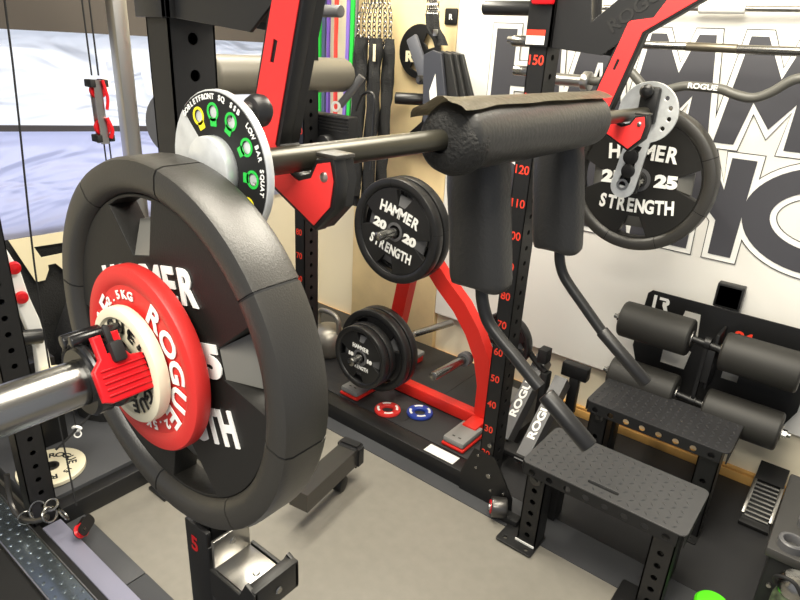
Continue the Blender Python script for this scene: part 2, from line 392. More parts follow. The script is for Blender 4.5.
# ============================================================ POWER RACK
XF, XB, YN, YF = -.86, -1.82, .564, 1.687   # front/back uprights, near/far side
HW, HD = .0275, .038                        # half sizes of the 55 x 76 mm tube
def upright_bm(x, y, z0, z1, holes=True):
    bm = B(); tk = .003
    hl = []
    z = z0+.06
    while z < z1-.03:
        hl.append(z); z += .05
    for sgn in (1, -1):
        outer = [(y-HD, z0), (y+HD, z0), (y+HD, z1), (y-HD, z1)]
        loops = [outer]+[circ(.0085, y, h, 12) for h in hl]
        merge(bm, shape(loops, tk), frame('+x', (x+HW-tk if sgn > 0 else x-HW, 0, 0)))
    for s in (1, -1):
        y0 = y+s*HD
        box(bm, x-HW, x+HW, min(y0, y0-s*tk), max(y0, y0-s*tk), z0, z1)
    return bm
rack = thing('power_rack', 'black power rack with red centimetre numbers, holding the loaded bar', 'power rack', (-1.34, 1.12, 0))
for x, y in ((XF, YN), (XF+.022, YF), (XB-.012, YN-.006), (XB+.028, YF)):
    u = obj('upright', upright_bm(x, y, 0.0, 2.3), BLK, rack)
    if y == YF:
        for h in range(20, 170, 10):
            nb = B(); merge(nb, text(str(h), .036, .0006, .0004, sx=.95), frame('-y', (x-.004, y-HD-.0002, h/100)))
            obj('height_number', nb, ORR, u, 'orange red height number')
b = B(); box(b, XB+HW, XF-HW, YF-HD, YF+HD, .0, .072, .003); obj('base_beam', b, BLK, rack)
b = B(); box(b, XB-HW, XB+HW, YN+HD, YF-HD, .0, .072, .003); obj('base_beam', b, BLK, rack)
b = B(); box(b, XB+HW, XF-HW, YN-HD, YN+HD, 2.2, 2.27, .003); box(b, XB+HW, XF-HW, YF-HD, YF+HD, 2.2, 2.27, .003)
box(b, XB-HW, XB+HW, YN+HD, YF-HD, 2.2, 2.27, .003); box(b, XF-HW, XF+HW, YN+HD, YF-HD, 2.2, 2.27, .003); obj('top_frame', b, BLK, rack)
b = B()
g = [(-.93, .0), (-.93, .085), (-.885, .205), (-.80, .20), (-.775, .165), (-.715, .07), (-.71, 0)]
merge(b, shape([g], .006), frame('-y', (0, YF-HD-.001, 0)))
gp = obj('gusset_plate', b, BLK, rack)
for x, z, r in ((-.865, .185, .006), (-.868, .13, .006), (-.825, .245, .009), (-.815, .12, .010), (-.80, .065, .006), (-.75, .075, .006)):
    b = B(); cyl(b, (x, YF-HD-.012, z), (x, YF-HD-.006, z), r, 8, .001); obj('bolt', b, CHR, gp)
def tilt_box(bm, p0, p1, w, h): rect_sweep(bm, [p0, p1], w, h, (0, 1, 0))
# platform sticker sheet, clip and little wheel
single('white_paper_sheet', box(B(), -1.115, -.98, 1.662, 1.712, .0725, .074), WHI, 'white paper strip lying on the rack base beam', 'sheet')
t = thing('steel_roller_wheel', 'small steel and red roller by the rack foot in front of step', 'roller', (-.745, 1.60, 0))
b = B(); cyl(b, (-.765, 1.59, .045), (-.72, 1.62, .045), .036, 24, .004); obj('wheel', b, GUN, t)
b = B(); cyl(b, (-.768, 1.588, .045), (-.764, 1.591, .045), .024, 20); obj('red_ring', b, REDP, t)
b = B(); cyl(b, (-.771, 1.586, .045), (-.766, 1.589, .045), .012, 12); obj('axle', b, BRU, t)
b = B(); box(b, -.735, -.665, 1.595, 1.635, .0045, .03, .003); obj('foot', b, DARK, t)

# monolift arms -------------------------------------------------------
def monolift(y, lbl, XF=XF):
    t = thing('monolift_arm', lbl, 'rack attachment', (-.8, y, 1.53))
    # sleeve around the upright
    b = B()
    box(b, XF-HW-.004-.006, XF+HW+.012, y-HD-.010, y-HD-.002, 1.535, 1.86, .001)
    box(b, XF-HW-.004-.006, XF+HW+.012, y+HD+.002, y+HD+.010, 1.535, 1.86, .001)
    box(b, XF+HW+.002, XF+HW+.012, y-HD-.010, y+HD+.010, 1.535, 1.86, .001)
    obj('mounting_sleeve', b, BLK2, t)
    # arm sloping up
    arm = [(-.815, 1.535), (-.66, 1.522), (-.47, 1.665), (-.41, 1.74), (-.47, 1.80), (-.56, 1.72), (-.70, 1.60), (-.74, 1.86), (-.815, 1.86)]
    hole = [(-.765, 1.56), (-.715, 1.553), (-.725, 1.60), (-.765, 1.68)]
    b = B(); 
    for dy in (-.036, .030):
        merge(b, shape([arm], .006, .001), frame('-y', (0, y+dy+.006, 0)))
    merge(b, shape([[(max(p[0], -.795), p[1]) for p in offset_poly(arm, -.012)]], .05), frame('-y', (0, y+.03, 0)))
    a = obj('lift_arm', b, BLK2, t)
    b = B(); merge(b, text('ROGUE', .045, .0008, .001, sx=1.1), frame('-y', (-.585, y-.0365, 1.635), math.radians(38)))
    obj('cut_lettering', b, DARK, a, 'black ROGUE lettering')
    b = B(); cyl(b, (-.50, y-.046, 1.725), (-.50, y-.036, 1.725), .014, 6); cyl(b, (-.50, y-.05, 1.725), (-.50, y-.046, 1.725), .008, 12); obj('pivot_bolt', b, CHR, t)
    # swinging hook
    redp = [(-.36, 1.712), (-.40, 1.745), (-.521, 1.651), (-.545, 1.612), (-.603, 1.604), (-.664, 1.41), (-.655, 1.365), (-.632, 1.344), (-.548, 1.301), (-.520, 1.330), (-.515, 1.362), (-.521, 1.384),
           (-.542, 1.379), (-.553, 1.360), (-.575, 1.353), (-.600, 1.362), (-.618, 1.392), (-.565, 1.58), (-.45, 1.652)]
    out = offset_poly(redp, .006)
    slot = [(-.624, 1.49), (-.617, 1.489), (-.609, 1.514), (-.616, 1.516)]
    b = B(); merge(b, shape([out], .020, .002), frame('-y', (0, y-.014, 0))); h = obj('hook_body', b, BLK, t)
    # red cover, on the -y face, cut slightly inside the body
    inn = redp
    b = B(); merge(b, shape([inn, slot], .002, .0006), frame('-y', (0, y-.0342, 0)))
    obj('red_cover', b, REDU, h, 'red urethane cover')
    b = B(); merge(b, shape([offset_poly(out, -.001)], .0140), frame('-y', (0, y+.0, 0))); obj('hook_back', b, BLK, t)
    for x, z in ((-.530, 1.365), (-.618, 1.366)):
        b = B(); lathe(b, [(.0065, 0), (.0055, .002), (.002, .0035), (0, .0035)], (x, y-.0362, z), (0, -1, 0), 16); obj('button_bolt', b, BRU, h)
    # urethane lip
    b = box(B(), -.548, -.512, y-.034, y+.0, 1.387, 1.393, .002)
    obj('top_pad', b, RUB, t)
    return t
monolift(YN, 'red faced monolift hook on black arm of the near left upright')
monolift(YF, 'red faced monolift hook on ROGUE lettered arm of the far right upright', XF+.022)
# warning label and clip on right mount
t = thing('mount_label', 'red and white printed warning label on the far right rack mount', 'label', (-.845, YF-HD-.0102, 1.555))
y = YF-HD-.0103
obj('label_white', box(B(), -.873, -.818, y-.0006, y, 1.54, 1.562), WHI, t); obj('label_red', box(B(), -.873, -.818, y-.0006, y, 1.5625, 1.577), ORR, t)
single('red_rack_clip', box(B(), -.862, -.80, YF-HD-.03, YF-HD-.0105, 1.637, 1.68, .006), REDP, 'red plastic clip on the far right rack mount', 'clip')
# storage pegs
def peg(p0, p1, r, m, lbl, g=None):
    b = B(); cyl(b, p0, p1, r, 24, .004); return single('storage_peg', b, m, lbl, 'peg', g)
peg((-1.045, YF, 1.632), (-.866, YF, 1.632), .019, BLK2, 'black peg sticking left out of the far right upright')
peg((-.940, YF, 1.548), (-.866, YF, 1.548), .015, CHR, 'short chrome peg just below the black one on the far right upright')
peg((-.925, YF, 1.47), (-.866, YF, 1.47), .014, CHR, 'short chrome peg beside the 150 mark of the far right upright')
peg((XB+HW+.028, YF, 1.617), (-1.615, YF, 1.617), .02, GRY, 'grey peg in front of the coloured exercise bands')

# spotter bracket on near left upright
t = thing('j_cup_bracket', 'silver lined black J cup bracket at the bottom of the near left upright', 'rack attachment', (XF, .5, .58))
b = B(); box(b, XF-HW-.010, XF+HW+.006, YN-HD-.013, YN-HD-.002, .40, .635, .002); box(b, XF+HW+.001, XF+HW+.008, YN-HD-.012, YN+HD+.01, .40, .60, .002)
obj('bracket_body', b, BLK, t)
b = B()
box(b, -.81, -.70, .515, .60, .555, .562, .001); box(b, -.815, -.808, .515, .60, .555, .625, .001)
obj('steel_tray', b, BRU, t)
b = B(); merge(b, shape([[(-.81, .50), (-.72, .50), (-.675, .54), (-.675, .595), (-.70, .605), (-.72, .565), (-.81, .565)]], .008, .001), frame('-y', (0, .512, 0)))
merge(b, shape([[(-.81, .50), (-.72, .50), (-.675, .54), (-.675, .595), (-.70, .605), (-.72, .565), (-.81, .565)]], .008, .001), frame('-y', (0, .61, 0)))
box(b, -.70, -.675, .505, .61, .535, .60, .002)
obj('side_plate', b, BLK, t)
for p_, d_ in (((-.74, .56, .562), (0, 0, 1)), ((-.808, .56, .60), (1, 0, 0)), ((-.674, .56, .565), (1, 0, 0))):
    b = B(); lathe(b, [(.008, 0), (.006, .002), (0, .002)], p_, d_, 14); obj('rivet', b, CHR, t)
b = B(); merge(b, text('5', .05, .0006, .001), frame('-y', (XF-.008, YN-HD-.0134, .585))); obj('red_numeral', b, REDP, t)

# ============================================================ THE BAR
SX, SZ = -.605, 1.17       # sleeve axis
BX, BZ = -.575, 1.381      # shaft axis
bar = thing('safety_squat_bar', 'black padded safety squat bar with cambered ends resting in the red hooks', 'barbell', (BX, 1.16, BZ))
obj('shaft', cyl(B(), (BX, .44, BZ), (BX, 1.86, BZ), .0165, 32), mat('black_zinc_bar', (62, 60, 52), .32, .5), bar)
for (ys, ye, d) in ((.415, -.02, 1), (1.845, 2.37, -1)):
    # camber disc
    yo = ys; face = -1
    b = B()
    Rk = .083
    # keyhole plate: disc at shaft, leg down to the sleeve
    ang = math.atan2(SZ-BZ, SX-BX); dirv = Vector((math.cos(ang), math.sin(ang))); nrm = Vector((-dirv.y, dirv.x)); Ld = math.hypot(SZ-BZ, SX-BX)
    pts = []
    for i in range(33):
        a = ang+math.radians(24)+(2*PI-math.radians(48))*i/32
        pts.append((BX+Rk*math.cos(a), BZ+Rk*math.sin(a)))
    for i in range(17):
        a = ang-PI/2+PI*i/16
        pts.append((SX+.036*math.cos(a), SZ+.036*math.sin(a)))
    holes = []
    for k in range(5): holes.append(circ(.0065, BX+.062*math.cos(math.radians(70-k*27)), BZ+.062*math.sin(math.radians(70-k*27)), 14))
    if d == -1:
        # scalloped adjustment slot
        sl = []
        L = [Vector((SX, SZ))-dirv*(.0+.0)]
        side = []
        for k in range(28):
            tt = k/27; s = .0+.12*tt; w = .0125+.0045*abs(math.sin(tt*PI*3.5))
            side.append((s, w))
        sl = [tuple(Vector((SX, SZ))-dirv*s+nrm*w) for s, w in side]+[tuple(Vector((SX, SZ))-dirv*s-nrm*w) for s, w in side[::-1]]
        holes.append(sl)
    merge(b, shape([pts]+holes, .009, .001), frame('-y', (0, yo+.0045, 0)))
    disc = obj('camber_plate', b, BLUS, bar, 'shiny steel camber plate')
    # clamp block behind plate carrying sleeve
    b = B()
    if d == 1: box(b, SX-.03, SX+.03, .3995, .4095, SZ-.03, SZ+.19, .003)
    else:
        box(b, SX-.028, SX+.038, 1.852, 1.872, SZ-.02, SZ+.13, .003)
        lathe(b, [(.022, 0), (.022, .012), (.012, .016), (0, .016)], (SX+.008, 1.850, SZ+.085), (0, -1, 0), 24)
        lathe(b, [(.020, 0), (.020, .012), (.012, .016), (0, .016)], (SX+.008, 1.850, SZ+.045), (0, -1, 0), 24)
    obj('clamp_block', b, BLK, bar)
    if d == -1:
        b = B(); loop_lathe(b, [(.010, 0), (.017, 0), (.017, .01), (.010, .01)], (SX, 1.835, SZ+.004), (0, 1, 0), 24)
        obj('sleeve_nut', b, CHR, bar)
        b = cyl(B(), (SX, 1.872, SZ), (SX, 1.90, SZ), .033, 32, .003); obj('sleeve_collar', b, BRU, bar)
        b = cyl(B(), (SX, 1.90, SZ), (SX, ye, SZ), .0248, 32, .002); obj('sleeve', b, CHR, bar)
    else:
        b = cyl(B(), (SX, .399, SZ), (SX, ye, SZ), .0248, 48, .002); obj('sleeve', b, CHR, bar)
    # pop pin knob and hub
    s = d
    kx, kz = (BX+.008, BZ+.060) if d == 1 else (BX+.0, BZ+.058)
    b = B(); cyl(b, (kx, ys+s*.005, kz), (kx, ys+s*.035, kz), .0105, 20)
    obj('pin_stem', b, BLK2, bar)
    b = B(); lathe(b, [(.009, 0), (.015, .003), (.0185, .010), (.0175, .019), (.011, .026), (0, .028)], (kx, ys+s*.033, kz), (0, s, 0), 28)
    obj('pin_knob', b, BLK2, bar)
    b = B(); box(b, BX-.022, BX+.030, min(ys+s*.005, ys+s*.03), max(ys+s*.005, ys+s*.03), BZ-.03, BZ+.07, .008)
    if d == -1: obj('hub_block', b, BLK, bar)
    else: b.free()
# near disc: label, hub
yl = .415-.0051
b = B()
lab = sector(.036, .081, math.radians(-60), math.radians(135), 30)
hs = [118, 92, 62, 30, -2, -32]
loops = [lab]+[circ(.0068, .060*math.cos(math.radians(a)), .060*math.sin(math.radians(a)), 14) for a in hs]
merge(b, shape(loops, .0008), frame('-y', (BX, yl, BZ)))
lb = obj('black_dial_label', b, DARK, bar, 'black dial label with coloured rings')
for col, m, hh in (('green_ring', GRN, (92, 62, 30, -2)), ('yellow_ring', YEL, (118, -32))):
    for a in hh:
        b = B()
        ar = math.radians(a); cx, cy = .060*math.cos(ar), .060*math.sin(ar)
        merge(b, shape([circ(.0098, cx, cy, 20), circ(.0070, cx, cy, 16)], .0006), frame('-y', (BX, yl-.0008, BZ)))
        merge(b, shape([rrect(-.0052, .0052, .006, .015, .001)], .0006), frame('-y', (BX+cx, yl-.0008, BZ+cy), ar+PI/2))
        obj(col, b, m, lb)
for wd, a0, dt in (('GOBLET', 124, 4.6), ('FRONT SQ', 93, 4.4), ('SSB', 62, 4.8), ('LOW BAR SQUAT', 16, 4.6)):
    b = B()
    for i, ch in enumerate(wd):
        if ch == ' ': continue
        ar = math.radians(a0-(i-(len(wd)-1)/2)*dt); rr = .0755
        merge(b, text(ch, .0080, .0005, .0002), frame('-y', (BX+rr*math.cos(ar), yl-.0008, BZ+rr*math.sin(ar)), ar-PI/2))
    obj('dial_word', b, WHI, lb)
b = B(); cyl(b, (BX, .395, BZ), (BX, .409, BZ), .036, 40, .002); obj('end_hub', b, BLUS, bar)
b = B(); lathe(b, [(.0085, 0), (.0085, .005), (.004, .005), (.004, .001), (0, .001)], (BX+.028, .409, BZ-.028), (0, -1, 0), 16); obj('hub_screw', b, CHR, bar)
# neck pad
b = B()
prof = []
for i in range(9):
    a = PI/2*i/8; prof.append((.016+.042*math.sin(a)-(0), .03*(1-math.cos(a))))
n0 = [(r, a) for r, a in prof]; L = .60
full = n0+[(.059, .1), (.0585, .30), (.058, .51)]+[(r, L-a) for r, a in n0[::-1]]
lathe(b, full, (BX-.002, .845, BZ), (0, 1, 0), 48)
for v in b.verts:
    k = noise.noise(v.co*9)*.003; d_ = Vector((v.co.x-BX, 0, v.co.z-BZ)); v.co += d_.normalized()*k
neck = obj('neck_pad', b, LEA, bar)
# shoulder pads
def shoulder(px, py, zb, r):
    b = B(); N = 40; rows = []
    zs = [zb, zb+.003, zb+.010, zb+.02, zb+.08, zb+.16, zb+.23, zb+.27, zb+.31]
    for k, z in enumerate(zs):
        f = [.80, .93, .985, 1, 1, .985, .96, .90, .82][k]
        # drift toward the shaft near the top
        cx = px-.14*(z-zb)
        rows.append([b.verts.new((cx+r*1.02*f*math.copysign(abs(math.cos(a))**.82, math.cos(a)), py+r*.86*f*math.copysign(abs(math.sin(a))**.82, math.sin(a)), z+(0.004*math.sin(a*3) if k < 2 else 0))) for a in [2*PI*i/N for i in range(N)]])
    for A, C in zip(rows, rows[1:]):
        for i in range(N): b.faces.new((A[i], A[(i+1) % N], C[(i+1) % N], C[i]))
    b.faces.new(rows[0][::-1]); b.faces.new(rows[-1])
    bmesh.ops.subdivide_edges(b, edges=b.edges[:], cuts=1, use_grid_fill=True)
    for v in b.verts:
        v.co += Vector((1, 1, 0))*noise.noise(v.co*Vector((16, 16, 22)) if False else v.co*15)*.0018
    return b
obj('shoulder_pad', shoulder(-.604, 1.065, 1.064, .064), LEA, bar)
obj('shoulder_pad', shoulder(-.611, 1.45, 1.058, .062), LEA, bar)
for yy, p in ((1.06, [(-.60, 1.07), (-.593, 1.03), (-.575, .99), (-.545, .962), (-.50, .93), (-.46, .90)]), (1.45, [(-.606, 1.07), (-.600, 1.03), (-.585, .995), (-.558, .965), (-.52, .93), (-.46, .875)])):
    b = B(); P3 = [(x, yy, z) for x, z in p]; e = (-.315, yy, .798) if yy < 1.2 else (-.325, yy, .775)
    tube(b, P3+[tuple(Vector(P3[-1])*.85+Vector(e)*.15)], .0135, 20); h = obj('handle', b, BLK2, bar)
    b = B(); s0 = Vector(P3[-1])*.75+Vector(e)*.25 if yy < 1.2 else Vector(P3[-1]); s1 = Vector(e)
    cyl(b, s0, s1, .0185 if yy < 1.2 else .0165, 24, .004); obj('rubber_grip', b, RUBF, h)
# leather flap over the top
b = B(); G = []; NU, NV = 60, 14
for i in range(NU+1):
    u = i/NU; y = .832+.625*u; row = []; lf = max(0, 1-u/.16)
    for j in range(NV+1):
        v = j/NV; a = math.radians(152-(98+6*lf+3*noise.noise((u*5, 0, 5)))*v)
        rr = .0635+.0012*noise.noise((y*9, v*3, 1))+lf*(.004+.003*math.sin(v*15+u*22)) + .003*v*v
        row.append(b.verts.new((BX-.002+rr*math.cos(a), y-lf*.006*math.sin(v*9), BZ+rr*math.sin(a)-lf*.004)))
    G.append(row)
for i in range(NU):
    for j in range(NV): b.faces.new((G[i][j], G[i+1][j], G[i+1][j+1], G[i][j+1]))
ret = bmesh.ops.solidify(b, geom=b.faces[:], thickness=.004)
obj('leather_flap', b, LEAT, bar, 'olive black leather flap over the neck pad, lamp sheen in its colour', angle=60)
# end boot of the pad (fuzzy black velcro end)
b = B(); lathe(b, [(.018, -.004), (.040, .0), (.050, .012), (.0585, .035), (.0595, .055), (.0583, .060)], (BX-.002, .836, BZ-.004), (0, 1, 0), 40, False)
for v in b.verts: v.co += Vector((noise.noise(v.co*60), noise.noise(v.co*61), noise.noise(v.co*62)))*.0007
obj('fabric_end', b, FAB, bar, 'fuzzy black fabric pad end', angle=70)

# ============================================================ WEIGHT PLATES
def hammer_plate(name, label, c, r, T, kg, rot=0, group=None, txt=True, seams=True, front=None, small=False):
    """c: centre of the front face, front faces -y, extends to +y by T"""
    t = thing(name, label, 'weight plate', c, group)
    cx, cy, cz = c; F = lambda dz=0, a=0: frame('-y', (cx, cy+dz, cz), a)
    w = r*.185; ri = r-w
    seg = 8; gap = .0016/r if seams else 0
    prof = [(ri, T*.30), (ri+w*.12, T*.10), (ri+w*.30, T*.02), (ri+w*.45, 0), (ri+w*.78, 0), (ri+w*.93, T*.04), (r, T*.16), (r, T*.5), (r, T*.84), (ri+w*.93, T*.96), (ri+w*.78, T), (ri+w*.45, T), (ri+w*.12, T*.9), (ri, T*.7)]
    b = B()
    for k in range(seg):
        a0 = rot+math.radians(22.5)+k*2*PI/seg+gap; a1 = a0+2*PI/seg-2*gap; n = 10; rings = []
        for i in range(n+1):
            a = a0+(a1-a0)*i/n
            rings.append([b.verts.new((cx+q*math.cos(a), cy+z, cz+q*math.sin(a))) for q, z in prof])
        m = len(prof)
        for A, C in zip(rings, rings[1:]):
            for i in range(m): b.faces.new((A[i], A[(i+1) % m], C[(i+1) % m], C[i]))
        if seams:
            b.faces.new(rings[0]); b.faces.new(rings[-1][::-1])
    if not seams: bmesh.ops.remove_doubles(b, verts=b.verts, dist=1e-5)
    rim = obj('rim', b, RUB if r > .21 else RUBF, t)
    if seams:
        b = B(); loop_lathe(b, [(ri+w/2+(q-ri-w/2)*.965, T/2+(z-T/2)*.965) for q, z in prof], (cx, cy, cz), (0, 1, 0), 160); obj('rim_core', b, DARK, t)
    # web with grip windows
    wins = []
    for k in range(4):
        a = rot+k*PI/2
        wins.append([(q*math.cos(a+s), q*math.sin(a+s)) for q, s in ((r*.52, -.15), (ri*.985, -.26), (ri*.99, -.13), (ri*.99, 0), (ri*.99, .13), (ri*.985, .26), (r*.52, .15))])
    d0 = T*.17; 
    b = B(); merge(b, shape([circ(ri+.002, n=72)]+wins+[circ(.026, n=32)], T*.56, .0012), F(d0+T*.56)); obj('web', b, mat('urethane_web', (25, 24, 22), .5, bump=.06, scale=400, spec=.35) if r > .21 else RUBF, t)
    # grip pockets: sloped ledge leaving the outer half open
    for k in range(4):
        b = B(); a = rot+k*PI/2
        def pt(q, s_, z): return b.verts.new((cx+q*math.cos(a+s_), cy+z, cz+q*math.sin(a+s_)))
        A = [pt(r*.52, -.15, d0+.002), pt(r*.52, .15, d0+.002), pt(r*.70, .215, T*.60), pt(r*.70, -.215, T*.60)]
        Bk = [pt(r*.52, -.15, T*.77), pt(r*.52, .15, T*.77), pt(r*.70, .215, T*.77), pt(r*.70, -.215, T*.77)]
        b.faces.new(A); b.faces.new(Bk[::-1])
        for i in range(4): b.faces.new((A[i], Bk[i], Bk[(i+1) % 4], A[(i+1) % 4]))
        obj('grip_pocket', b, GRY if r < .21 else mat('worn_grey_urethane', (104, 103, 98), .4), t, 'grey sloped grip pocket')
    b = B(); loop_lathe(b, [(.0256, T*.15), (.036, T*.15), (.038, T*.24), (.038, T*.8), (.0256, T*.8)], (cx, cy, cz), (0, 1, 0), 40); obj('hub_ring', b, GRY, t)
    if txt:
        ze = d0-.0004; e = .0016 if r > .2 else .001
        def arc(word, r0, sp, flip, sz, hx=1.0):
            if small: r0, sp, sz = r*.33, sp*.68, sz*.66
            b = B(); tot = len(word)
            for i, ch in enumerate(word):
                ux = (i-(tot-1)/2)*sp; bow = r0-(abs(ux)/r)**2*r*.10
                ang = (-ux if not flip else ux)/r*.22
                merge(b, text(ch, sz, e, sz*.035, sx=.86*hx), F(ze, rot) @ Matrix.Translation((ux, bow if not flip else -bow, 0)) @ Matrix.Rotation(ang, 4, 'Z'))
            obj('raised_word', b, WHI, t, 'raised white lettering')
        arc('HAMMER', r*.37, r*(.145 if r > .21 and rot > .1 else .155), False, r*(.245 if r > .21 and rot > .1 else .28))
        arc('STRENGTH', r*.37, r*.133, True, r*.26, .84)
        for s_ in (-1, 1):
            b = B(); merge(b, text(kg, r*(.15 if small else .22), e, r*.014, sx=1.35), F(ze, rot) @ Matrix.Translation((s_*r*.37, 0, 0))); obj('raised_number', b, WHI, t, 'raised white number')
    return t
hammer_plate('weight_plate', 'large black 25 kg plate nearest the camera, carrying the red and white discs', (SX, .33, SZ), .225, .062, '25', rot=math.radians(13))
rp = hammer_plate('weight_plate', 'large black 25 kg plate on the far right end of the bar', (SX, 1.972, SZ), .225, .06, '25', rot=math.radians(3))
# change plates on the near sleeve
def change_plate(label, y, r, T, m, words, tc, ri=.55):
    t = thing('change_plate', label, 'weight plate', (SX, y, SZ))
    b = B(); loop_lathe(b, [(.0256, .002), (r*ri*.62, .002), (r*.80, .003), (r*.84, .0), (r*.93, 0), (r*.985, .0015), (r, .004), (r, T-.004), (r*.985, T-.0015), (r*.93, T), (.0256, T)], (SX, y, SZ), (0, 1, 0), 96)
    obj('disc', b, m, t)
    b = B()
    for word, a_mid, rr, sz, dt, o in words:
        for i, ch in enumerate(word):
            a = math.radians(a_mid-(i-(len(word)-1)/2)*dt)
            merge(b, text(ch, sz, .0008, sz*.025, sx=1.15), frame('-y', (SX+rr*math.cos(a), y+.0015+o, SZ+rr*math.sin(a)), a-PI/2))
    obj('printed_words', b, tc, t)
    return t
change_plate('red 2.5 kg rubber disc against the large black plate', .309, .111, .0205, REDR,
    [('ROGUE', 10, .076, .036, 24, 0), ('ROGUE', 190, .076, .036, 24, 0), ('2.5KG', 112, .078, .014, 10, 0), ('2.5KG', -75, .078, .016, 11, 0)], WHI)
change_plate('small white half kilo rubber disc, outermost on the near sleeve', 0.2925, .0685, .016, WHR,
    [('ROGUE', -25, .047, .022, 25, 0), ('ROGUE', 115, .047, .020, 25, 0), ('0.5KG', 45, .05, .012, 12, 0)], DARK)
# collar clamp
col = thing('barbell_collar', 'black locking collar with ribbed red lever on the near bar sleeve', 'collar', (SX, .265, SZ))
b = B()
loop_lathe(b, [(.0252, .244), (.036, .244), (.039, .248), (.039, .262), (.034, .265), (.034, .270), (.0395, .273), (.0395, .287), (.037, .290), (.0252, .290)], (SX, 0, SZ), (0, 1, 0), 48)
obj('ring_body', b, mat('glossy_black_plastic', (22, 22, 23), .22), col)
def cf(ang, rad, y): a = math.radians(ang); return (SX+rad*math.cos(a), y, SZ+rad*math.sin(a))
b = B()
for y0, y1 in ((.245, .253), (.258, .262), (.278, .288)):
    tube(b, [cf(a, .0415, (y0+y1)/2) for a in range(40, 171, 13)], .0042, 8, 2)
obj('ring_ribs', b, mat('glossy_black_plastic', (22, 22, 23), .22), col)
b = B(); cyl(b, cf(88, .049, .24), cf(88, .049, .292), .0062, 16, .001); cyl(b, cf(130, .047, .244), cf(130, .047, .285), .008, 16, .001); obj('hinge_pin', b, mat('glossy_black_plastic', (22, 22, 23), .22), col)
def tangent_frame(ang, rad, y):
    a = math.radians(ang); n = Vector((math.cos(a), 0, math.sin(a))); tt = Vector((-math.sin(a), 0, math.cos(a))); yv = Vector((0, 1, 0))
    # local x = +y world, local y = tangent up, local z = outward
    M = Matrix(((yv.x, tt.x, n.x, 0), (yv.y, tt.y, n.y, 0), (yv.z, tt.z, n.z, 0), (0, 0, 0, 1)))
    return Matrix.Translation(cf(ang, rad, y)) @ M
Mx = tangent_frame(28, .043, .266)
b = B()
lev = [(-.026, -.026), (-.018, -.030), (.028, -.030), (.034, -.024), (.034, .004), (.028, .010), (.016, .012), (.012, .018), (.012, .040), (.002, .040), (.002, .020), (-.006, .020), (-.006, .040), (-.016, .040), (-.016, .016), (-.026, .006)]
merge(b, shape([lev], .009, .002), Mx)
obj('red_lever', b, REDP, col, 'red ribbed lever')
b = B()
for k in range(5): 
    yy = -.022+k*.0065; box(b, -.020, .028, yy-.0012, yy+.0012, .0088, .0108, .0008, Mx, 1)
obj('lever_ribs', b, REDP, col)
b = B(); box(b, -.004, .010, .008, .030, .004, .016, .003, Mx); box(b, -.003, .004, .028, .048, .006, .011, .002, Mx)
obj('latch', b, DARK, col)

# ============================================================ PLATE TREE
tree = thing('plate_tree', 'red steel plate tree standing on the low deck behind the rack', 'plate rack', (-1.36, 1.97, .067))
b = B(); rect_sweep(b, [(-1.43, 1.97, .86), (-1.36, 1.97, .72), (-1.28, 1.97, .64), (-1.19, 1.97, .565), (-1.12, 1.97, .48), (-1.065, 1.97, .38), (-1.035, 1.97, .26), (-1.035, 1.97, .12)], .05, .07, (0, 1, 0)); obj('curved_leg', b, RED, tree)
b = B(); rect_sweep(b, [(-1.40, 1.985, .84), (-1.45, 1.985, .72), (-1.485, 1.985, .6), (-1.52, 1.985, .4), (-1.575, 1.985, .12)], .05, .065, (0, 1, 0)); obj('rear_leg', b, RED, tree)
b = B(); box(b, -1.56, -1.06, 1.94, 1.99, .07, .125, .006); obj('crossbar', b, RED, tree)
for x in (-1.595, -1.04):
    b = B(); box(b, x-.033, x+.033, 1.86, 2.26, .0675, .118, .006); obj('foot_tube', b, RED, tree)
    b = B(); box(b, x-.052, x+.052, 1.745, 1.90, .0675, .082, .006); obj('foot_edge', b, RED, tree)
    b = B(); box(b, x-.048, x+.048, 1.748, 1.90, .083, .110, .008); obj('rear_shoe', box(B(), x-.04, x+.04, 2.14, 2.262, .1, .124, .008), LGRY, tree)
    f = obj('foot_shoe', b, LGRY, tree, 'grey foot shoe')
    b = B()
    for dx in (-.014, .014):
        for yy in (1.775, 1.865): box(b, x+dx-.006, x+dx+.006, yy-.003, yy+.003, .1095, .1107)
    obj('shoe_slots', b, DARK, f)
def tree_peg(p0, p1, fl=True, sc=None):
    b = B(); cyl(b, p0, p1, .0175, 24, .003); obj('peg', b, CHR, tree, 'chrome peg')
    if fl: b = B(); d_ = (Vector(p1)-Vector(p0)).normalized(); cyl(b, Vector(p0), Vector(p0)+d_*.035, .03, 24, .003); obj('peg_flange', b, GRY, tree)
tree_peg((-1.140, 1.965, .352), (-1.136, 1.715, .368))
tree_peg((-1.485, 1.965, .328), (-1.485, 1.635, .328), False)
tree_peg((-1.378, 1.965, .876), (-1.378, 1.645, .876), False)
b = B(); cyl(b, (-1.555, 2.15, .255), (-1.49, 2.38, .262), .017, 20, .003); cyl(b, (-1.555, 2.0, .25), (-1.555, 2.16, .255), .017, 20, .003); obj('peg', b, CHR, tree)
b = B(); box(b, -1.42, -1.34, 1.955, 2.0, .80, .93, .006); obj('top_block', b, RED, tree)
hammer_plate('weight_plate', 'black 20 kg plate in front on the top peg of the red tree', (-1.378, 1.735, .876), .2, .042, '20', rot=math.radians(-15))
hammer_plate('weight_plate', 'black plate behind the 20 kg one on the top peg of the red tree', (-1.378, 1.785, .876), .2, .042, '20', rot=math.radians(-12), txt=False)
hammer_plate('weight_plate', 'smaller black plate, outermost on the low left peg of the red tree', (-1.485, 1.685, .328), .137, .035, '10', rot=math.radians(-4), small=True)
hammer_plate('weight_plate', 'smaller black plate, second on the low left peg of the red tree', (-1.485, 1.723, .328), .137, .035, '10', rot=math.radians(8), txt=False)
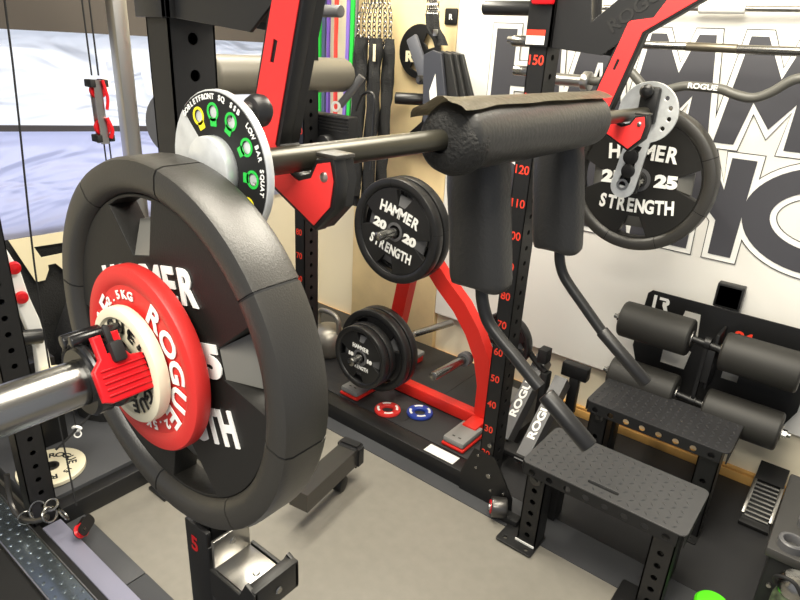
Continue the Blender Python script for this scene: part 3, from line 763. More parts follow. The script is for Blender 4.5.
hammer_plate('weight_plate', 'larger black plate, third on the low left peg of the red tree', (-1.485, 1.768, .328), .182, .038, '15', rot=math.radians(30), txt=False)
hammer_plate('weight_plate', 'larger black plate, innermost on the low left peg of the red tree', (-1.485, 1.812, .328), .182, .038, '15', rot=math.radians(10), txt=False)
hammer_plate('weight_plate', 'small black plate behind the curved red leg, half hidden by the numbered upright', (-1.06, 2.10, .405), .12, .04, '5', rot=math.radians(0))
tree_peg((-1.06, 2.0, .405), (-1.06, 2.17, .400), False)
# fractional plates on the deck
for (x, y, m, c) in ((-1.400, 1.785, REDR, 'red'), (-1.285, 1.863, BLU, 'blue')):
    t = thing('fractional_plate', f'small {c} ring plate lying flat on the dark deck', 'weight plate', (x, y, .067))
    b = B(); loop_lathe(b, [(.024, .0), (.055, 0), (.057, .004), (.055, .011), (.045, .014), (.03, .014), (.024, .009)], (x, y, .067), (0, 0, 1), 48); obj('ring', b, m, t)
    b = B()
    for a in (45, 135, 225, 315): merge(b, shape([sector(.036, .046, -.45, .45, 8)], .0008), frame('+z', (x, y, .081), math.radians(a)))
    obj('white_markings', b, WHI, t)

# kettlebell
kx, ky = -1.958, 1.985
t = thing('kettlebell', 'bare steel kettlebell with teardrop mark standing on the deck', 'kettlebell', (kx, ky, .067))
K = .95; KM = mat('cast_steel', (150, 146, 138), .4, .8)
b = B(); lathe(b, [(r_*K, z_*K) for r_, z_ in [(.05, 0), (.07, .004), (.092, .04), (.098, .085), (.09, .125), (.065, .155), (.03, .165), (0, .167)]], (kx, ky, .067), (0, 0, 1), 40); obj('body', b, KM, t)
b = B(); tube(b, [(kx+x_*K, ky, .067+z_*K) for x_, z_ in [(-.07, .123), (-.075, .193), (-.055, .231), (0, .241), (.055, .231), (.075, .193), (.07, .123)]], .013, 14); obj('handle', b, KM, t)
b = B(); merge(b, shape([[(0, .035), (.016, .008), (.018, -.006), (.010, -.018), (-.010, -.018), (-.018, -.006), (-.016, .008)]], .004, .001), frame('-y', (kx+.005, ky-.090, .14), 0, 1)); obj('teardrop_mark', b, WHI, t)

# ============================================================ STEPS AND ROLLER UNIT
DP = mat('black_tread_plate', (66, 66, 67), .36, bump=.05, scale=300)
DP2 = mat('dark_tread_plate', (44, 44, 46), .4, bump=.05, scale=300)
def step(label, x0, x1, y0, y1, z, m, slot=True):
    t = thing('tread_step', label, 'step', ((x0+x1)/2, (y0+y1)/2, 0))
    b = B(); outer = rrect(x0, x1-.0, y0, y1, .02)
    outer = [(px+(.0), py) for px, py in outer]
    loops = [outer]
    if slot: loops.append(rrect((x0+x1)/2-.05, (x0+x1)/2+.045, y0+.040, y0+.055, .006))
    merge(b, shape(loops, .005, .001), frame('+z', (0, 0, z-.005)))
    if slot:
        q = ((x0+x1)/2-.05, (x0+x1)/2+.045)
        box(b, q[0], q[1], y0+.039, y0+.041, z-.03, z-.004); box(b, q[0], q[1], y0+.054, y0+.056, z-.03, z-.004)
    # raised lozenges
    nx = int((x1-x0)/.026); ny = int((y1-y0)/.026)
    for i in range(nx):
        for j in range(ny):
            cx = x0+.02+i*.026; cy = y0+.02+j*.026
            if cx > x1-.015 or cy > y1-.012: continue
            if slot and abs(cx-(x0+x1)/2) < .065 and abs(cy-(y0+.047)) < .02: continue
            a = PI/4 if (i+j) % 2 else -PI/4
            dx, dy = math.cos(a), math.sin(a)
            P = [(cx+dx*.010, cy+dy*.010), (cx-dy*.003, cy+dx*.003), (cx-dx*.010, cy-dy*.010), (cx+dy*.003, cy-dx*.003)]
            vs = [b.verts.new((p[0], p[1], z-.0001)) for p in P]; tp = b.verts.new((cx, cy, z+.0042))
            for k in range(4): b.faces.new((vs[k], vs[(k+1) % 4], tp))
    top = obj('tread_top', b, m, t, angle=20)
    # aprons with round scallops
    b = B()
    def apron(a0, a1, fixed, axis):
        L = a1-a0; n = max(2, int(L/.055)); hs = [circ(.011, a0+L*(k+.5)/n, z-.028, 14) for k in range(n)]
        sh = shape([[(a0, z-.045), (a1, z-.045), (a1, z-.004), (a0, z-.004)]]+hs, .004)
        merge(b, sh, frame('-y', (0, fixed, 0)) if axis == 'x' else frame('+x', (fixed, 0, 0)))
    apron(x0+.01, x1-.02, y0+.004, 'x'); apron(x0+.01, x1-.02, y1, 'x'); apron(y0+.01, y1-.01, x1-.005, 'y'); apron(y0+.01, y1-.01, x0, 'y')
    obj('apron', b, DARK, t)
    for s in (0, 1):
        lx = x0+.02 if s == 0 else x1-.085
        for yy in ((y0+.012,) if s == 0 else (y0+.012,)):
            hs = [circ(.0095, lx+.0325, .05+.045*k, 16) for k in range(5) if .05+.045*k < z-.06]
            b = B()
            merge(b, shape([[(lx, .006), (lx+.065, .006), (lx+.065, z-.006), (lx, z-.006)]]+hs, .004), frame('-y', (0, yy+.004, 0)))
            merge(b, shape([[(lx, .006), (lx+.065, .006), (lx+.065, z-.006), (lx, z-.006)]]+hs, .004), frame('-y', (0, yy+.069, 0)))
            box(b, lx, lx+.004, yy, yy+.069, .006, z-.006); box(b, lx+.061, lx+.065, yy, yy+.069, .006, z-.006)
            leg = obj('leg', b, BLK, t)
            b = B(); merge(b, shape([rrect(lx-.06, lx+.07, yy-.04, yy+.08, .008), circ(.007, lx-.035, yy-.015, 12), circ(.007, lx+.045, yy-.02, 12)], .006, .001), frame('+z', (0, 0, .004))); obj('foot_plate', b, BLK, leg)
            if s == 0:
                b = B(); cyl(b, (lx+.0325, yy-.008, z-.055), (lx+.0325, yy, z-.055), .019, 28, .001); cyl(b, (lx+.0325, yy-.013, z-.055), (lx+.0325, yy-.008, z-.055), .009, 6); obj('leg_bolt', b, mat('black_oxide_bolt', (80, 80, 80), .3, .9), leg)
        if True:
            b = B(); box(b, lx+.01, lx+.055, y1-.075, y1-.012, .006, z-.006, .003); obj('leg', b, BLK, t)
    return t
step('front dark diamond plate step with slot handle, nearest the camera', -.655, -.155, 1.535, 1.79, .33, DP)
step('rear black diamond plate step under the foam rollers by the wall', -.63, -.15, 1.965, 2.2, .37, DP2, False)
# grey tape on the left foot weld
single('white_weld_tape', box(B(), -.640, -.572, 1.543, 1.5465, .011, .018), WHI, 'white strip at the foot of the front step leg', 'tape')

ru = thing('roller_pad_frame', 'black wall mounted frame with four foam rollers above the rear step', 'roller frame', (-.33, 2.36, .3))
plate_o = [(-.60, .685), (-.585, .70), (-.035, .70), (-.02, .685), (-.02, .40), (-.06, .30), (-.40, .27), (-.57, .33), (-.615, .455)]
h1 = [(-.455, .655), (-.40, .655), (-.39, .56), (-.43, .54), (-.47, .56)]
h2 = [(-.50, .50), (-.44, .515), (-.40, .50), (-.41, .42), (-.50, .42)]
h3 = [(-.28, .50), (-.225, .50), (-.225, .435), (-.28, .435)]
b = B(); merge(b, shape([plate_o, h1, h2, h3], .006, .001), frame('-y', (0, 2.366, 0))); bp = obj('back_plate', b, BLK, ru)
b = B(); merge(b, shape([[(-.02, .03), (.014, .03), (.022, .02), (.022, .006), (.014, -.002), (.024, -.03), (.008, -.03), (-.004, -.004), (-.004, .012), (.008, .012), (.008, .018), (-.02, .018)], ], .001), frame('-y', (-.535, 2.3595, .655), 0, .9))
box(b, -.575, -.563, 2.3585, 2.3595, .625, .685); obj('logo', b, WHI, bp, 'white letter logo')
b = B(); merge(b, text('94', .045, .001, .002, sx=1.3), frame('-y', (-.245, 2.3595, .615))); obj('red_numeral', b, ORR, bp)
b = B(); box(b, -.372, -.282, 2.366, 2.405, .70, .79, .004); box(b, -.364, -.290, 2.366, 2.372, .708, .782); obj('wall_tube', b, BLK, ru)
for x0, x1, z, i in ((-.645, -.39, .60, 0), (-.285, -.04, .59, 1), (-.645, -.395, .368, 2), (-.295, -.045, .36, 3)):
    b = B(); lathe(b, [(.02, .0), (.056, 0), (.064, .002), (.069, .008), (.0695, .02), (.0695, x1-x0-.02), (.069, x1-x0-.008), (.064, x1-x0-.002), (.056, x1-x0), (.02, x1-x0)], (x0, 2.25, z), (1, 0, 0), 48)
    fr = obj('foam_roller', b, FOAM, ru)
    for xx in (x0-.004, x1):
        b = B(); cyl(b, (xx, 2.25, z), (xx+.004, 2.25, z), .030, 24, .001); obj('end_washer', b, BRU, fr)
    b = B(); xx, s = (x0-.004, -1) if i in (0, 2) else (x1+.004, 1)
    cyl(b, (xx, 2.25, z), (xx+s*.014, 2.25, z), .015, 6); cyl(b, (xx+s*.014, 2.25, z), (xx+s*.026, 2.25, z), .009, 12)
    obj('axle_nut', b, CHR, fr)
b = B(); cyl(b, (-.39, 2.25, .60), (-.285, 2.25, .59), .013, 16); obj('axle', b, BLK, ru)
b = B(); cyl(b, (-.395, 2.25, .368), (-.295, 2.25, .36), .013, 16); obj('axle', b, BLK, ru)
b = B(); rect_sweep(b, [(-.335, 2.25, .35), (-.335, 2.25, .61)], .03, .012, (0, 1, 0)); cyl(b, (-.345, 2.25, .60), (-.325, 2.25, .60), .022, 20); cyl(b, (-.345, 2.25, .364), (-.325, 2.25, .364), .02, 20)
box(b, -.315, -.303, 2.25, 2.36, .42, .64, .003); box(b, -.335, -.303, 2.24, 2.26, .45, .58, .003); obj('link_bar', b, BLK, ru)

# slatted wedge
t = thing('slatted_foot_wedge', 'small black and silver slatted foot wedge leaning at the back wall', 'foot plate', (-.03, 2.25, 0))
Mw = Matrix.Translation((-.03, 2.17, .03)) @ Matrix.Rotation(math.radians(22), 4, 'X')
b = B()
box(b, -.045, .045, 0, .27, -.012, -.006, .001, Mw); box(b, -.048, .048, .18, .27, -.006, .006, .002, Mw)
box(b, -.048, .048, -.02, .0, -.02, .0, .002, Mw)
box(b, -.04, .04, .05, .26, -.030, -.012, .002, Mw)
obj('wedge_body', b, DARK, t)
b = B()
for s in (-1, 1): box(b, s*.044-.006, s*.044+.006, .02, .19, -.006, .004, .001, Mw)
obj('side_rail', b, BRU, t)
b = B()
for k in range(9): box(b, -.038, .038, .012+k*.019, .019+k*.019, -.004, .002, .0008, Mw, 1)
obj('slat', b, BRU, t)
# black box, rings, bottle, lime thing
t = thing('black_equipment_box', 'dark box shaped plyo stool at the right edge, carrying two grey rings', 'box', (.27, 1.9, 0))
b = B(); box(b, .02, .5, 1.69, 2.12, .27, .30, .006); obj('top_board', b, mat('box_top_rubber', (54, 53, 52), .5, bump=.05, scale=300), t)
b = B(); box(b, .035, .49, 1.70, 2.10, .005, .27, .004); obj('box_body', b, DARK, t)
b = B(); cyl(b, (.055, 1.699, .18), (.055, 1.69, .18), .006, 12); cyl(b, (.055, 1.70, .06), (.055, 1.69, .06), .006, 12); obj('screws', b, BRU, t)
for x, y, w in ((.072, 1.735, 'nearer the bottle'), (.105, 1.86, 'farther back')):
    b = B(); loop_lathe(b, [(.022, 0), (.034, 0), (.034, .022), (.030, .025), (.024, .025), (.022, .022)], (x, y, .30), (0, 0, 1), 36)
    single('grey_ring', b, GRY, f'dark grey ring on top of the right hand box, {w}', 'ring')
t = thing('camouflage_bottle', 'camouflage bottle with steel lid in front of the box at lower right', 'bottle', (.105, 1.60, 0))
b = B(); lathe(b, [(.038, 0), (.042, .004), (.042, .235), (.036, .26), (.034, .265)], (.105, 1.60, .005), (0, 0, 1), 36); obj('bottle_body', b, CAM, t)
b = B(); lathe(b, [(.038, .265), (.040, .27), (.040, .297), (.030, .312), (.012, .318), (0, .318)], (.105, 1.60, .005), (0, 0, 1), 36); obj('steel_lid', b, CHR, t)
b = B(); tube(b, [(.062, 1.59, .28), (.058, 1.58, .305), (.075, 1.57, .322), (.10, 1.565, .322), (.12, 1.56, .30)], .005, 10); obj('lid_loop', b, DARK, t)
b = B(); merge(b, text('III', .05, .001, .002), frame('-y', (.088, 1.5605, .17), PI/2)); obj('white_print', b, WHI, t)
b = B(); lathe(b, [(.045, 0), (.05, .01), (.05, .05), (.044, .058), (.03, .06), (0, .06)], (-.055, 1.66, .004), (0, 0, 1), 36)
single('lime_green_lid', b, LIME, 'bright lime green plastic lid on the floor at the bottom edge', 'lid')

# ============================================================ OBJECTS BEHIND THE RACK
# two grey ROGUE tubes of a leaning bench
t = thing('folded_bench', 'grey bench frame lettered ROGUE, folded behind the far right upright', 'bench', (-.82, 2.0, 0))
for (p0, p1, nm) in (((-.80, 1.88, .05), (-.80, 2.16, .30), 0), ((-.91, 1.93, .08), (-.91, 2.20, .34), 1)):
    b = B(); d_ = (Vector(p1)-Vector(p0)).normalized(); rect_sweep(b, [p0, p1], .052, .07, (1, 0, 0)); tb = obj('frame_tube', b, GRY, t)
    up_ = Vector((1, 0, 0)); nrm_ = up_.cross(d_)
    # face normal pointing up and toward the camera
    nz = nrm_ if nrm_.z > 0 else -nrm_
    Xl = d_; Zl = nz; Yl = Zl.cross(Xl)
    mid = (Vector(p0)+Vector(p1))/2+Zl*.0352
    Mt = Matrix(((Xl.x, Yl.x, Zl.x, mid.x), (Xl.y, Yl.y, Zl.y, mid.y), (Xl.z, Yl.z, Zl.z, mid.z), (0, 0, 0, 1)))
    b = B(); merge(b, text('ROGUE', .042, .0008, .0016, sx=1.35), Mt); obj('white_lettering', b, WHI, tb)
b = B(); box(b, -.875, -.845, 2.10, 2.15, .0665, .33, .006); obj('foot_block', box(B(), -.90, -.775, 1.86, 1.93, .0665, .09, .004), DARK, t); obj('hinge_block', b, DARK, t)
b = B(); box(b, -.83, -.72, 2.20, 2.24, .30, .36, .004); box(b, -.79, -.75, 2.20, 2.23, .14, .31, .003); obj('stop_bracket', b, BLK, t)
b = B(); tube(b, [(-1.0, 2.12, .45), (-.93, 2.14, .36), (-.86, 2.12, .33)], .012, 10); box(b, -.90, -.86, 2.1, 2.15, .37, .43, .004); obj('grip_lever', b, DARK, t)

# wall bars on hooks
def rod(name, label, cat, segs):
    t = thing(name, label, cat, segs[0][1])
    for nm, p0, p1, r, m in segs:
        b = B(); cyl(b, p0, p1, r, 24, .002); obj(nm, b, m, t)
    return t
rod('straight_barbell', 'silver straight bar held level across the wall, lower of two', 'barbell',
    [('sleeve', (-1.275, 2.25, 1.562), (-.62, 2.25, 1.565), .0125, CHR), ('shaft', (-.62, 2.25, 1.565), (-.47, 2.25, 1.564), .0135, mat('knurled_bar', (110, 104, 92), .4, .8)), ('shaft', (-.47, 2.25, 1.563), (.9, 2.25, 1.566), .0135, CHR)])
rod('banner_pole', 'silver pole holding the top edge of the wall banner', 'pole',
    [('pole_tube', (-1.3, 2.375, 1.685), (1.0, 2.375, 1.685), .009, BRU), ('pole_joint', (-.64, 2.375, 1.685), (-.50, 2.375, 1.685), .016, WHI), ('pole_joint', (-.27, 2.375, 1.685), (-.16, 2.375, 1.685), .016, WHI)])
cb = thing('curl_bar', 'dark wavy curl bar with silver sleeve hanging across the wall banner', 'barbell', (-.6, 2.2, 1.45))
b = B(); tube(b, [(-.90, 2.2, 1.44), (-.86, 2.2, 1.444), (-.80, 2.2, 1.475), (-.77, 2.2, 1.48), (-.70, 2.2, 1.425), (-.66, 2.2, 1.424), (-.60, 2.2, 1.444), (-.56, 2.2, 1.448), (-.48, 2.2, 1.446), (-.44, 2.2, 1.435), (-.385, 2.2, 1.428), (-.34, 2.2, 1.448), (-.29, 2.2, 1.487), (-.24, 2.2, 1.49), (-.19, 2.2, 1.45), (-.12, 2.2, 1.44)], .0145, 16, 5); ss = obj('bent_shaft', b, mat('cerakote_grey', (82, 81, 76), .45), cb)
b = B(); merge(b, text('ROGUE', .022, .001, .0006, sx=1.2), frame('-y', (-.53, 2.1855, 1.449), -.02)); obj('printed_name', b, WHI, ss)
b = B(); lathe(b, [(.013, 0), (.021, 0), (.021, .12), (.032, .121), (.034, .124), (.034, .145), (.030, .149), (.016, .15)], (-1.05, 2.2, 1.437), (1, 0, 0), 32); obj('sleeve', b, BRU, cb)
b = B(); box(b, -.935, -.915, 2.19, 2.41, 1.42, 1.45, .003); obj('wall_hook', b, BLK, cb)

# hanging things on the plywood -------------------------------------------------
def link_chain(bm, p0, p1, n, r=.0028, w=.013, l=.024):
    p0, p1 = Vector(p0), Vector(p1)
    for i in range(n):
        c = p0.lerp(p1, (i+.5)/n); a = i % 2; L = l/2; pts = []
        for k in range(10):
            th = 2*PI*k/10; q = Vector((w/2*math.cos(th)*(1 if a else .3), w/2*math.cos(th)*(.3 if a else 1), L*math.sin(th))); pts.append(c+q)
        tube(bm, pts, r, 5, 1, closed=True, sm=False)
t = thing('chain_bundle_in_sleeve', 'steel lifting chains in long black fabric sleeves hanging from the wall', 'chains', (-1.96, 2.28, 1.7))
b = B()
for i in range(9):
    x = -2.055+i*.021; top = (-1.985+i*.006, 2.28+.01*(i % 3), 1.78); mid = (x, 2.26+.012*(i % 3), 1.63); low = (x+.004*(i % 2), 2.26+.012*(i % 3), 1.52)
    link_chain(b, top, mid, 8); link_chain(b, mid, low, 6)
for i in range(4): link_chain(b, (-2.06+i*.05, 2.25, 1.545-.01*i), (-2.01+i*.05, 2.25, 1.54), 3)
obj('chain_links', b, CHR, t)
def strap(bm, pts, ws, th=.016):
    P = smooth_path(pts, 6); N = len(P); prev = None
    for i, p in enumerate(P):
        w = ws[0]+(ws[1]-ws[0])*i/(N-1); wv = .012*noise.noise((p.z*11, ws[0]*99+p.x*25, 2)); w *= 1+.22*noise.noise((p.z*17, p.x*40, 8)); ph = p.x*70
        row = [bm.verts.new((p.x+w/2*math.cos(a)+wv, p.y+th/2*math.sin(a)*(1+.3*math.sin(p.z*60))+.007*math.sin(a*3+ph+p.z*22), p.z)) for a in [2*PI*k/12 for k in range(12)]]
        if prev:
            for k in range(12): bm.faces.new((prev[k], prev[(k+1) % 12], row[(k+1) % 12], row[k]))
        else: bm.faces.new(row[::-1])
        prev = row
    bm.faces.new(prev)
for i, (x0, x1, y, zb) in enumerate(((-2.045, -2.075, 2.275, .80), (-2.035, -2.055, 2.25, .77), (-1.995, -2.02, 2.225, .83), (-1.945, -1.97, 2.255, .765), (-1.90, -1.925, 2.215, .79), (-1.865, -1.875, 2.25, .88))):
    b = B(); strap(b, [(x0, y, 1.545), (x0-.004, y, 1.45), ((x0+x1)/2, y, 1.25), (x1, y, zb)], (.062, .068), .03); s_ = obj('fabric_sleeve', b, FAB, t, angle=60)
    if i == 4: b = B(); box(b, x0-.008, x0+.006, y-.0185, y-.0155, 1.45, 1.52); obj('white_tag', b, CREAM, s_)
t = thing('belt_bundle', 'black padded straps with a white printed word hanging right of the chains', 'straps', (-1.6, 2.28, 1.7))
b = B()
for i in range(6): link_chain(b, (-1.70+i*.008, 2.30, 1.76), (-1.69+i*.010, 2.29, 1.63), 7)
obj('chain_links', b, CHR, t)
b = B(); strap(b, [(-1.665, 2.28, 1.65), (-1.645, 2.28, 1.60), (-1.60, 2.28, 1.53)], (.05, .07)); sb = obj('upper_strap', b, FAB, t, angle=60)
b = B(); box(b, -1.640, -1.618, 2.262, 2.27, 1.565, 1.59, .002); obj('metal_buckle', b, BRU, sb)
for i, (dx, wd) in enumerate(((0, .12), (.05, .06), (.075, .05), (.10, .05))):
    b = B(); y = 2.23+.022*i
    merge(b, shape([[(-1.645+dx*.4, 1.40+.09), (-1.60+dx*.5, 1.51), (-1.555+dx*.6, 1.50), (-1.51+dx, 1.30), (-1.485+dx*1.4, 1.16), (-1.60+dx*1.3, 1.14), (-1.63+dx*.8, 1.25)]], .018, .004), frame('-y', (0, y, 0)))
    pd = obj('padded_strap', b, mat('slate_strap', (58, 60, 68), .5) if i == 0 else LEA, t)
    if i == 0:
        b = B(); merge(b, shape([[(-1.60, 1.35), (-1.575, 1.42), (-1.548, 1.27), (-1.585, 1.27)]], .001), frame('-y', (0, y-.0195, 0))); obj('printed_patch', b, WHI, pd)
t = thing('round_black_attachment', 'round black plate with letter R hanging on the plywood', 'rack attachment', (-1.8, 2.38, 1.5))
b = B(); merge(b, shape([circ(.115, 0, 0, 40), sector(.045, .085, math.radians(15), math.radians(65), 8), sector(.055, .085, math.radians(235), math.radians(285), 8)], .012, .002), frame('-y', (-1.80, 2.40, 1.50))); rd = obj('round_plate', b, BLK, t)
b = B(); merge(b, text('R', .06, .001, .003, sx=1.2), frame('-y', (-1.855, 2.3875, 1.475))); obj('letter', b, CREAM, rd)
b = B(); Ms = frame('-y', (-1.775, 2.35, 1.48), math.radians(28)); box(b, -.03, .03, -.11, .09, -.012, .012, .01, Ms); obj('slanted_arm', b, mat('blue_grey_coat', (92, 94, 102), .45), t)
b = B(); cyl(b, (-1.735, 2.35, 1.385), (-1.735, 2.315, 1.385), .02, 20, .002); cyl(b, (-1.735, 2.315, 1.385), (-1.735, 2.305, 1.385), .012, 6); obj('arm_bolt', b, GUN, t)
t = thing('black_wall_storage_hook', 'stubby black peg bracket on the plywood below the round plate', 'wall bracket', (-1.72, 2.40, 1.25))
b = B(); cyl(b, (-1.84, 2.28, 1.30), (-1.72, 2.36, 1.30), .026, 28, .006); obj('peg', b, BLK2, t)
b = B(); merge(b, shape([[(-1.74, 1.36), (-1.66, 1.38), (-1.64, 1.14), (-1.70, 1.08), (-1.88, 1.07), (-1.88, 1.10), (-1.76, 1.20)]], .03, .003), frame('-y', (0, 2.415, 0))); obj('bracket_plate', b, BLK, t)
b = B(); box(b, -1.88, -1.66, 2.36, 2.415, 1.06, 1.10, .004); br_ = obj('shelf_bar', b, GRY, t)
# exercise bands
for i, (x, w, m, lbl) in enumerate(((-2.345, .016, mat('band_green', (40, 190, 60), .5), 'green band, leftmost of the hanging exercise bands'), (-2.315, .020, mat('band_slate', (70, 80, 110), .5), 'slate blue band hanging second from left'),
        (-2.285, .014, mat('band_violet', (110, 80, 170), .5), 'narrow violet band between the slate and red ones'), (-2.235, .014, mat('band_red', (225, 70, 60), .5), 'red band hanging third from left'),
        (-2.155, .020, mat('band_purple', (130, 105, 195), .5), 'purple band hanging beside the broad green one'), (-2.128, .020, mat('band_green2', (40, 205, 70), .5), 'broad bright green band hanging right of the purple one'), (-2.105, .008, mat('band_grey', (120, 115, 118), .5), 'thin grey band, rightmost of the hanging bands'))):
    b = B(); dz = -.05*(i in (4, 5))
    for s in (0, 1):
        rect_sweep(b, [(x, 2.30+s*.014, 1.85), (x-.004-s*.006, 2.30+s*.014, 1.5), (x-.018*(i > 3)-.004, 2.30+s*.014, 1.12)], .004, w, (0, 1, 0))
    single('exercise_band', b, m, lbl, 'exercise band', 'exercise bands hanging by the corner')
# back roller, ribbed machine, upright leg roller
t = thing('grey_foam_roller_bar', 'long grey foam roller behind the near left monolift hook', 'foam roller', (-1.7, 1.6, 1.40))
b = B(); lathe(b, [(.04, 0), (.058, .003), (.064, .012), (.064, .62), (.058, .634), (.04, .637)], (-1.80, 1.27, 1.40), (0, 1, 0), 14); obj('roller', b, mat('grey_foam', (104, 100, 90), .45), t, angle=50)
b = cyl(B(), (-1.80, 1.20, 1.40), (-1.80, 1.93, 1.40), .012, 12); obj('rod', b, BLK, t)
t = thing('ribbed_black_grip_block', 'black ribbed block with round knobs behind the shaft', 'rack attachment', (-1.77, 1.73, 1.2))
b = B(); box(b, -1.935, -1.625, 1.745, 1.80, 1.12, 1.262, .004); obj('block', b, BLK2, t)
b = B()
for k in range(5): box(b, -1.935, -1.625, 1.738, 1.748, 1.205+k*.012, 1.211+k*.012, .001)
obj('ribs', b, BLK2, t)
b = B()
for x in (-1.86, -1.72): cyl(b, (x, 1.70, 1.15), (x, 1.75, 1.15), .04, 28, .008)
obj('knobs', b, BLK, t)
b = cyl(B(), (-1.64, 1.74, 1.165), (-1.52, 1.74, 1.17), .013, 16, .002); obj('side_pin', b, BLK, t)
t = thing('adjustable_grip_handle', 'grey ring ended grip tube leaning behind the ribbed block', 'handle', (-1.77, 1.9, 1.28))
b = B(); tube(b, [(-1.80, 1.88, 1.285), (-1.76, 1.90, 1.34), (-1.72, 1.92, 1.40)], .016, 16); obj('tube', b, GRY, t)
b = B(); loop_lathe(b, [(.012, 0), (.021, 0), (.021, .008), (.012, .008)], (-1.805, 1.865, 1.28), (.2, -1, .1), 24); obj('ring_end', b, WHI, t)
b = B(); tube(b, [(-1.73, 1.90, 1.27), (-1.70, 1.90, 1.33), (-1.66, 1.90, 1.345), (-1.635, 1.90, 1.32), (-1.635, 1.90, 1.2), (-1.64, 1.9, 1.05)], .006, 10); obj('cable', b, BLK2, t)
t = thing('leg_roller_disc', 'dark grey round pad end just left of the near left upright', 'foam roller', (-1.05, .66, 1.36))
b = B(); lathe(b, [(.03, 0), (.056, .002), (.06, .008), (.06, .05)], (-1.04, .645, 1.362), (-.35, 1, 0), 36); obj('pad', b, GRY, t)
b = B(); cyl(b, (-1.037, .637, 1.362), (-1.04, .645, 1.362), .006, 12); cyl(b, (-1.04, .66, 1.362), (-1.10, .83, 1.362), .012, 12); obj('axle', b, BRU, t)
# ============================================================ LEFT SIDE
t = thing('chrome_guide_post', 'square chrome guide post at the window, behind the big plate', 'post', (-1.70, .94, 0))
b = B(); box(b, -1.735, -1.695, .915, .955, .0, 2.3, .003); obj('post_tube', b, BRU, t)
b = B(); box(b, -1.76, -1.66, .88, .985, .0, .012, .002); obj('base_plate', b, BLK, t)
def cable(pts, r, lbl, g=None):
    b = B(); tube(b, pts, r, 8, 5); return single('steel_cable', b, DARK, lbl, 'cable', g)
cable([(-1.82, .71, 2.3), (-1.82, .705, 1.57), (-1.81, .66, .9), (-1.80, .645, .45), (-1.69, .61, .14)], .0028, 'long black cable falling from top left to the floor pulley')
cable([(-1.6, .789, 2.3), (-1.6, .789, 1.41)], .0022, 'left one of the two cables above the red pulley block')
cable([(-1.6, .808, 2.3), (-1.6, .806, 1.41)], .0022, 'right one of the two cables above the red pulley block')
cable([(-1.6, .798, 1.262), (-1.6, .80, .4)], .002, 'left cable below the hanging red pulley block')
cable([(-1.6, .812, 1.255), (-1.6, .815, .4)], .002, 'right cable below the hanging red pulley block')
t = thing('hanging_pulley_block', 'red wheeled double pulley block hanging in front of the window', 'pulley', (-1.6, .8, 1.33))
b = B()
for x in (-1.612, -1.590): rect_sweep(b, [(x, .797, 1.245), (x, .795, 1.40)], .003, .020, (1, 0, 0))
obj('side_plate', b, BRU, t)
for z in (1.395, 1.262):
    for dy in (-.014, .018): obj('end_block', box(B(), -1.618, -1.585, .797+dy-.007, .797+dy+.007, z-.012, z+.006, .002), DARK, t)
for z in (1.375, 1.285):
    b = B(); loop_lathe(b, [(.006, 0), (.020, 0), (.016, .005), (.020, .010), (.006, .010)], (-1.606, .80, z), (1, 0, 0), 28); obj('wheel', b, REDP, t)
b = B(); tube(b, [(-1.584, .806, 1.40), (-1.580, .812, 1.36), (-1.582, .808, 1.33)], .004, 8); tube(b, [(-1.584, .806, 1.31), (-1.580, .814, 1.28), (-1.584, .81, 1.26)], .005, 8); obj('red_cord', b, REDP, t)
# floor pulley with carabiner
t = thing('floor_pulley', 'black and red pulley lying on the floor at the left upright', 'pulley', (-1.66, .60, .05))
Mp = Matrix.Translation((-1.655, .605, .078)) @ Matrix.Rotation(math.radians(-50), 4, 'Z') @ Matrix.Rotation(math.radians(35), 4, 'X')
b = B()
for s in (-1, 1): merge(b, shape([rrect(-.045, .032, -.018, .018, .014)], .003), Mp @ Matrix.Rotation(PI/2, 4, 'X') @ Matrix.Translation((0, 0, s*.010-.0015)))
obj('side_plate', b, BLK, t)
b = B(); tb = B(); loop_lathe(tb, [(.005, -.007), (.022, -.007), (.016, 0), (.022, .007), (.005, .007)], (.012, 0, 0), (0, 1, 0), 28); merge(b, tb, Mp); obj('wheel', b, REDP, t)
b = B(); tb = B(); cyl(tb, (.012, -.014, 0), (.012, .014, 0), .005, 12); merge(b, tb, Mp); obj('axle', b, CHR, t)
t = thing('steel_carabiner', 'steel carabiner and rings around the foot of the left upright', 'carabiner', (-1.75, .58, .12))
b = B(); tube(b, [(-1.885, .50, .22), (-1.87, .49, .14), (-1.82, .49, .10), (-1.76, .51, .105), (-1.73, .54, .12)], .009, 10); obj('shackle', b, GUN, t)
def ring(bm, c, n_, R_, r_):
    x, y, d = basis(n_); c = Vector(c); tube(bm, [c+x*R_*math.cos(2*PI*k/20)+y*R_*math.sin(2*PI*k/20) for k in range(20)], r_, 7, 1, closed=True, sm=False)
b = B(); ring(b, (-1.73, .545, .125), (1, .3, .6), .022, .004); ring(b, (-1.705, .575, .12), (.2, 1, .6), .020, .0035); ring(b, (-1.775, .53, .125), (.5, -1, .8), .028, .003); ring(b, (-1.745, .56, .145), (.4, -.4, 1), .018, .004); ring(b, (-1.80, .50, .10), (1, -.2, .2), .02, .003)
obj('rings', b, CHR, t)
